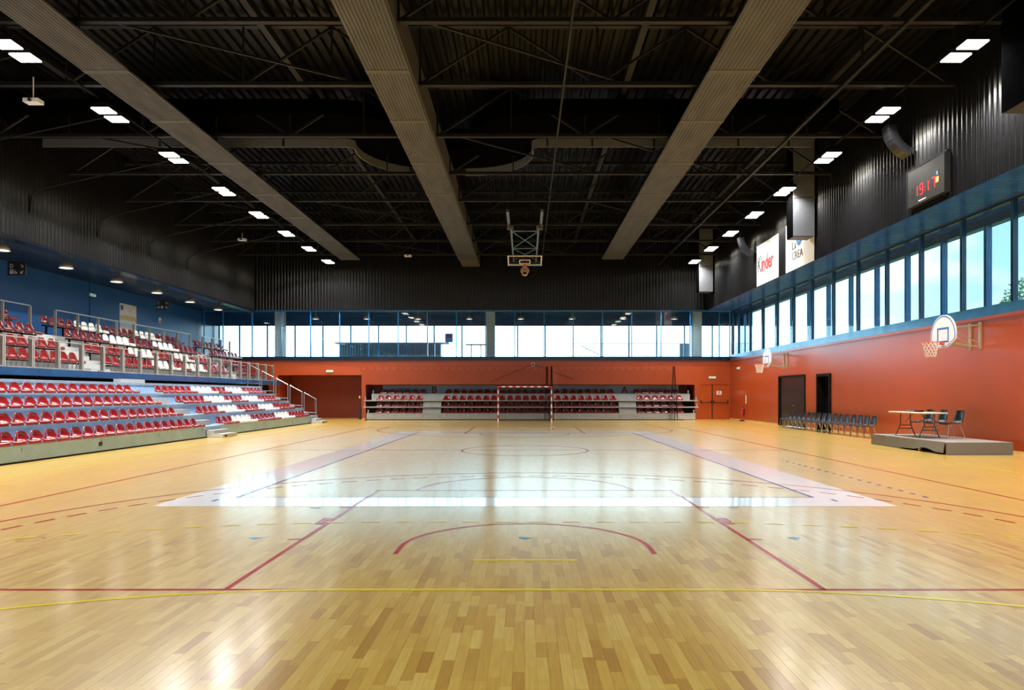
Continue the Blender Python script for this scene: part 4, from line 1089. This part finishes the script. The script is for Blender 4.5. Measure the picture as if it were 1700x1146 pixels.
# ------------------------------------------------------------------ platform with table
pf = thing('platform', 'low grey carpeted platform against the orange wall with loose front cloth', 'platform', (0, 0, 0))
px0, px1, qy0, qy1, pz = 11.12, 12.88, 18.05, 22.0, .33
MB().box(px0+.02, px1, qy0+.02, qy1, pz-.05, pz).build('top', 'carpet_top', pf)
MB().box(px0+.01, px1, qy0, qy0+.02, .003, pz-.001).build('end_cloth', 'carpet_grey', pf); MB().box(px0+.03, px1, qy1-.02, qy1-.001, .003, pz-.051).build('end_cloth', 'carpet_grey', pf)
m = MB(); n = 24
for i in range(n):
    def pt(j, v):
        u = j/n; y = qy0+.08+(qy1-qy0-.08)*u; zb = .0+.10*max(0, 1-abs(u-.22)/.4)*(1-.3*math.sin(u*20)); bl = .05*max(0, 1-u*1.2)
        return (px0+.015-bl*(1-v)-.008*math.sin(j*1.3), y, zb+.003+(pz-zb-.003)*v)
    m.quad(pt(i, 0), pt(i, 1), pt(i+1, 1), pt(i+1, 0))
m.build('front_cloth', 'carpet_grey', pf)
for y in (qy0+.02, qy0+1.3, qy0+2.6, qy1-.1): MB().box(px0+.03, px0+.09, y, y+.05, .002, pz-.051).build('wooden_post', 'plywood', pf)
MB().box(px0+.3, px1-.05, qy0+.1, qy1-.1, .003, pz-.06).build('dark_core', 'rubber', pf)
tb = thing('folding_table', 'long pale folding table with dark trestle legs on the grey platform', 'table', (11.70, 20.42, pz+.008))
o = MB().box(-.37, .37, -.92, .92, .70, .74).build('table_top', 'table_top', tb)
bv = o.modifiers.new('round', 'BEVEL'); bv.width = .015; bv.segments = 2
for yy, s in ((-.62, -1), (.62, 1)):
    m = MB()
    for sx in (-1, 1): m.path([(sx*.15, yy, .70), (sx*.15, yy, .36), (sx*.30, yy, .0)], .016, 7)
    m.tube((-.17, yy, .32), (.17, yy, .32), .014).tube((-.22, yy, .22), (.22, yy, .22), .014); m.build('trestle', 'table_leg', tb)
    MB().path([(0, yy-s*.45, .69), (0, yy-s*.12, .50), (0, yy, .42)], .010).build('brace', 'table_leg', tb)
t = thing('binder', 'dark blue binder lying on the pale folding table', 'binder', (11.68, 20.66, pz+.750)); MB().box(-.12, .12, -.16, .16, 0, .012).box(-.12, .12, -.16, .16, .035, .045).box(-.12, .12, .148, .16, .012, .035).build('cover', 'navy', t); MB().box(-.11, .11, -.15, .146, .013, .034).build('pages', 'white_print', t)
t = thing('control_box', 'small black control box on the pale folding table', 'box', (11.68, 20.28, pz+.750)); MB().box(-.08, .08, -.12, .12, 0, .045).build('case', 'black_plastic', t); MB().box(-.06, .06, -.1, .1, .0455, .05).build('key_pad', 'steel_dark', t)
# ------------------------------------------------------------------ outside: terrace fittings and tree
cb = thing('terrace_counter', 'long grey ribbed metal counter outside the end windows', 'counter', (-9.9, 50.5, 3.9))
corr(.2, .05, -3.7, 3.7, lambda a, d, e: (a, -d, 1.45 if e else .0)).build('ribbed_front', 'outdoor_metal', cb); MB().box(-4.1, 4.3, -.25, .9, 1.451, 1.52).build('counter_top', 'alu', cb); MB().box(-3.7, 3.7, .01, .8, 0, 1.45).build('body', 'outdoor_metal', cb)
t = thing('outdoor_cabinet', 'pale blue machine cabinet at the end of the ribbed counter', 'cabinet', (-5.55, 50.2, 5.43)); MB().box(-.28, .28, -.2, .2, 0, .62).build('body', 'sill_blue', t); MB().box(-.2, .2, -.21, -.201, .3, .55).build('panel', 'print_red', t); 
t = thing('outdoor_table', 'slim tall table with thin legs on the terrace', 'table', (-3.6, 50.5, 3.9)); MB().box(-.75, .75, -.3, .3, 1.34, 1.4).build('table_top', 'steel_dark', t)
for x in (-.35, .35): MB().tube((x, 0, 0), (x, 0, 1.34), .035).build('leg', 'steel_dark', t)
t = thing('terrace_railing', 'pale railing with many thin bars outside the end windows', 'railing', (7.6, 53.0, 3.9)); MB().box(-4.4, 4.4, -.02, .02, 1.62, 1.66).build('top_rail', 'pale_green_metal', t)
bm_ = MB().box(-.014, .014, -.014, .014, 0, 1.62).mesh('bar'); bm_.materials.append(M['pale_green_metal'])
for i in range(62): link('bar', bm_, t, (-4.38+i*.1435, 0, 0))
MB().bar((-3.2, .6, 1.5), (-.3, .6, .1), .05, .06).build('stair_rail', 'pale_green_metal', t); MB().box(4.4, 5.2, -.02, .02, .0, 1.66).build('side_panel', 'outdoor_metal', t)
tr = thing('tree', 'leafy green tree outside the side windows', 'tree', (31.0, 41.5, -.31))
MB().tube((0, 0, 0), (.2, 0, 4.2), .22, 8, .14).tube((.2, 0, 4.2), (1.2, .5, 6.6), .1, 6, .04).tube((.2, 0, 4.2), (-.9, -.4, 6.8), .1, 6, .04).tube((.2, 0, 4.2), (.3, .8, 7.6), .1, 6, .03).tube((.2, 0, 4.0), (2.4, -.5, 5.8), .08, 6, .03).build('trunk', 'bark', tr)
rnd = random.Random(3); m = MB()
for _ in range(5200):
    while True:
        p = Vector((rnd.uniform(-1, 1), rnd.uniform(-1, 1), rnd.uniform(-1, 1)))
        if p.length < 1: break
    p = Vector((p.x*3.2+1.4, p.y*3.0, p.z*2.7+7.0)); a = Vector((rnd.gauss(0, 1), rnd.gauss(0, 1), rnd.gauss(0, 1))).normalized(); b = a.orthogonal().normalized()
    s_ = rnd.uniform(.10, .19); m.quad(p-a*s_, p+b*s_*.55, p+a*s_, p-b*s_*.55)
o = m.build('foliage', 'leaf', tr); o['kind'] = 'stuff'
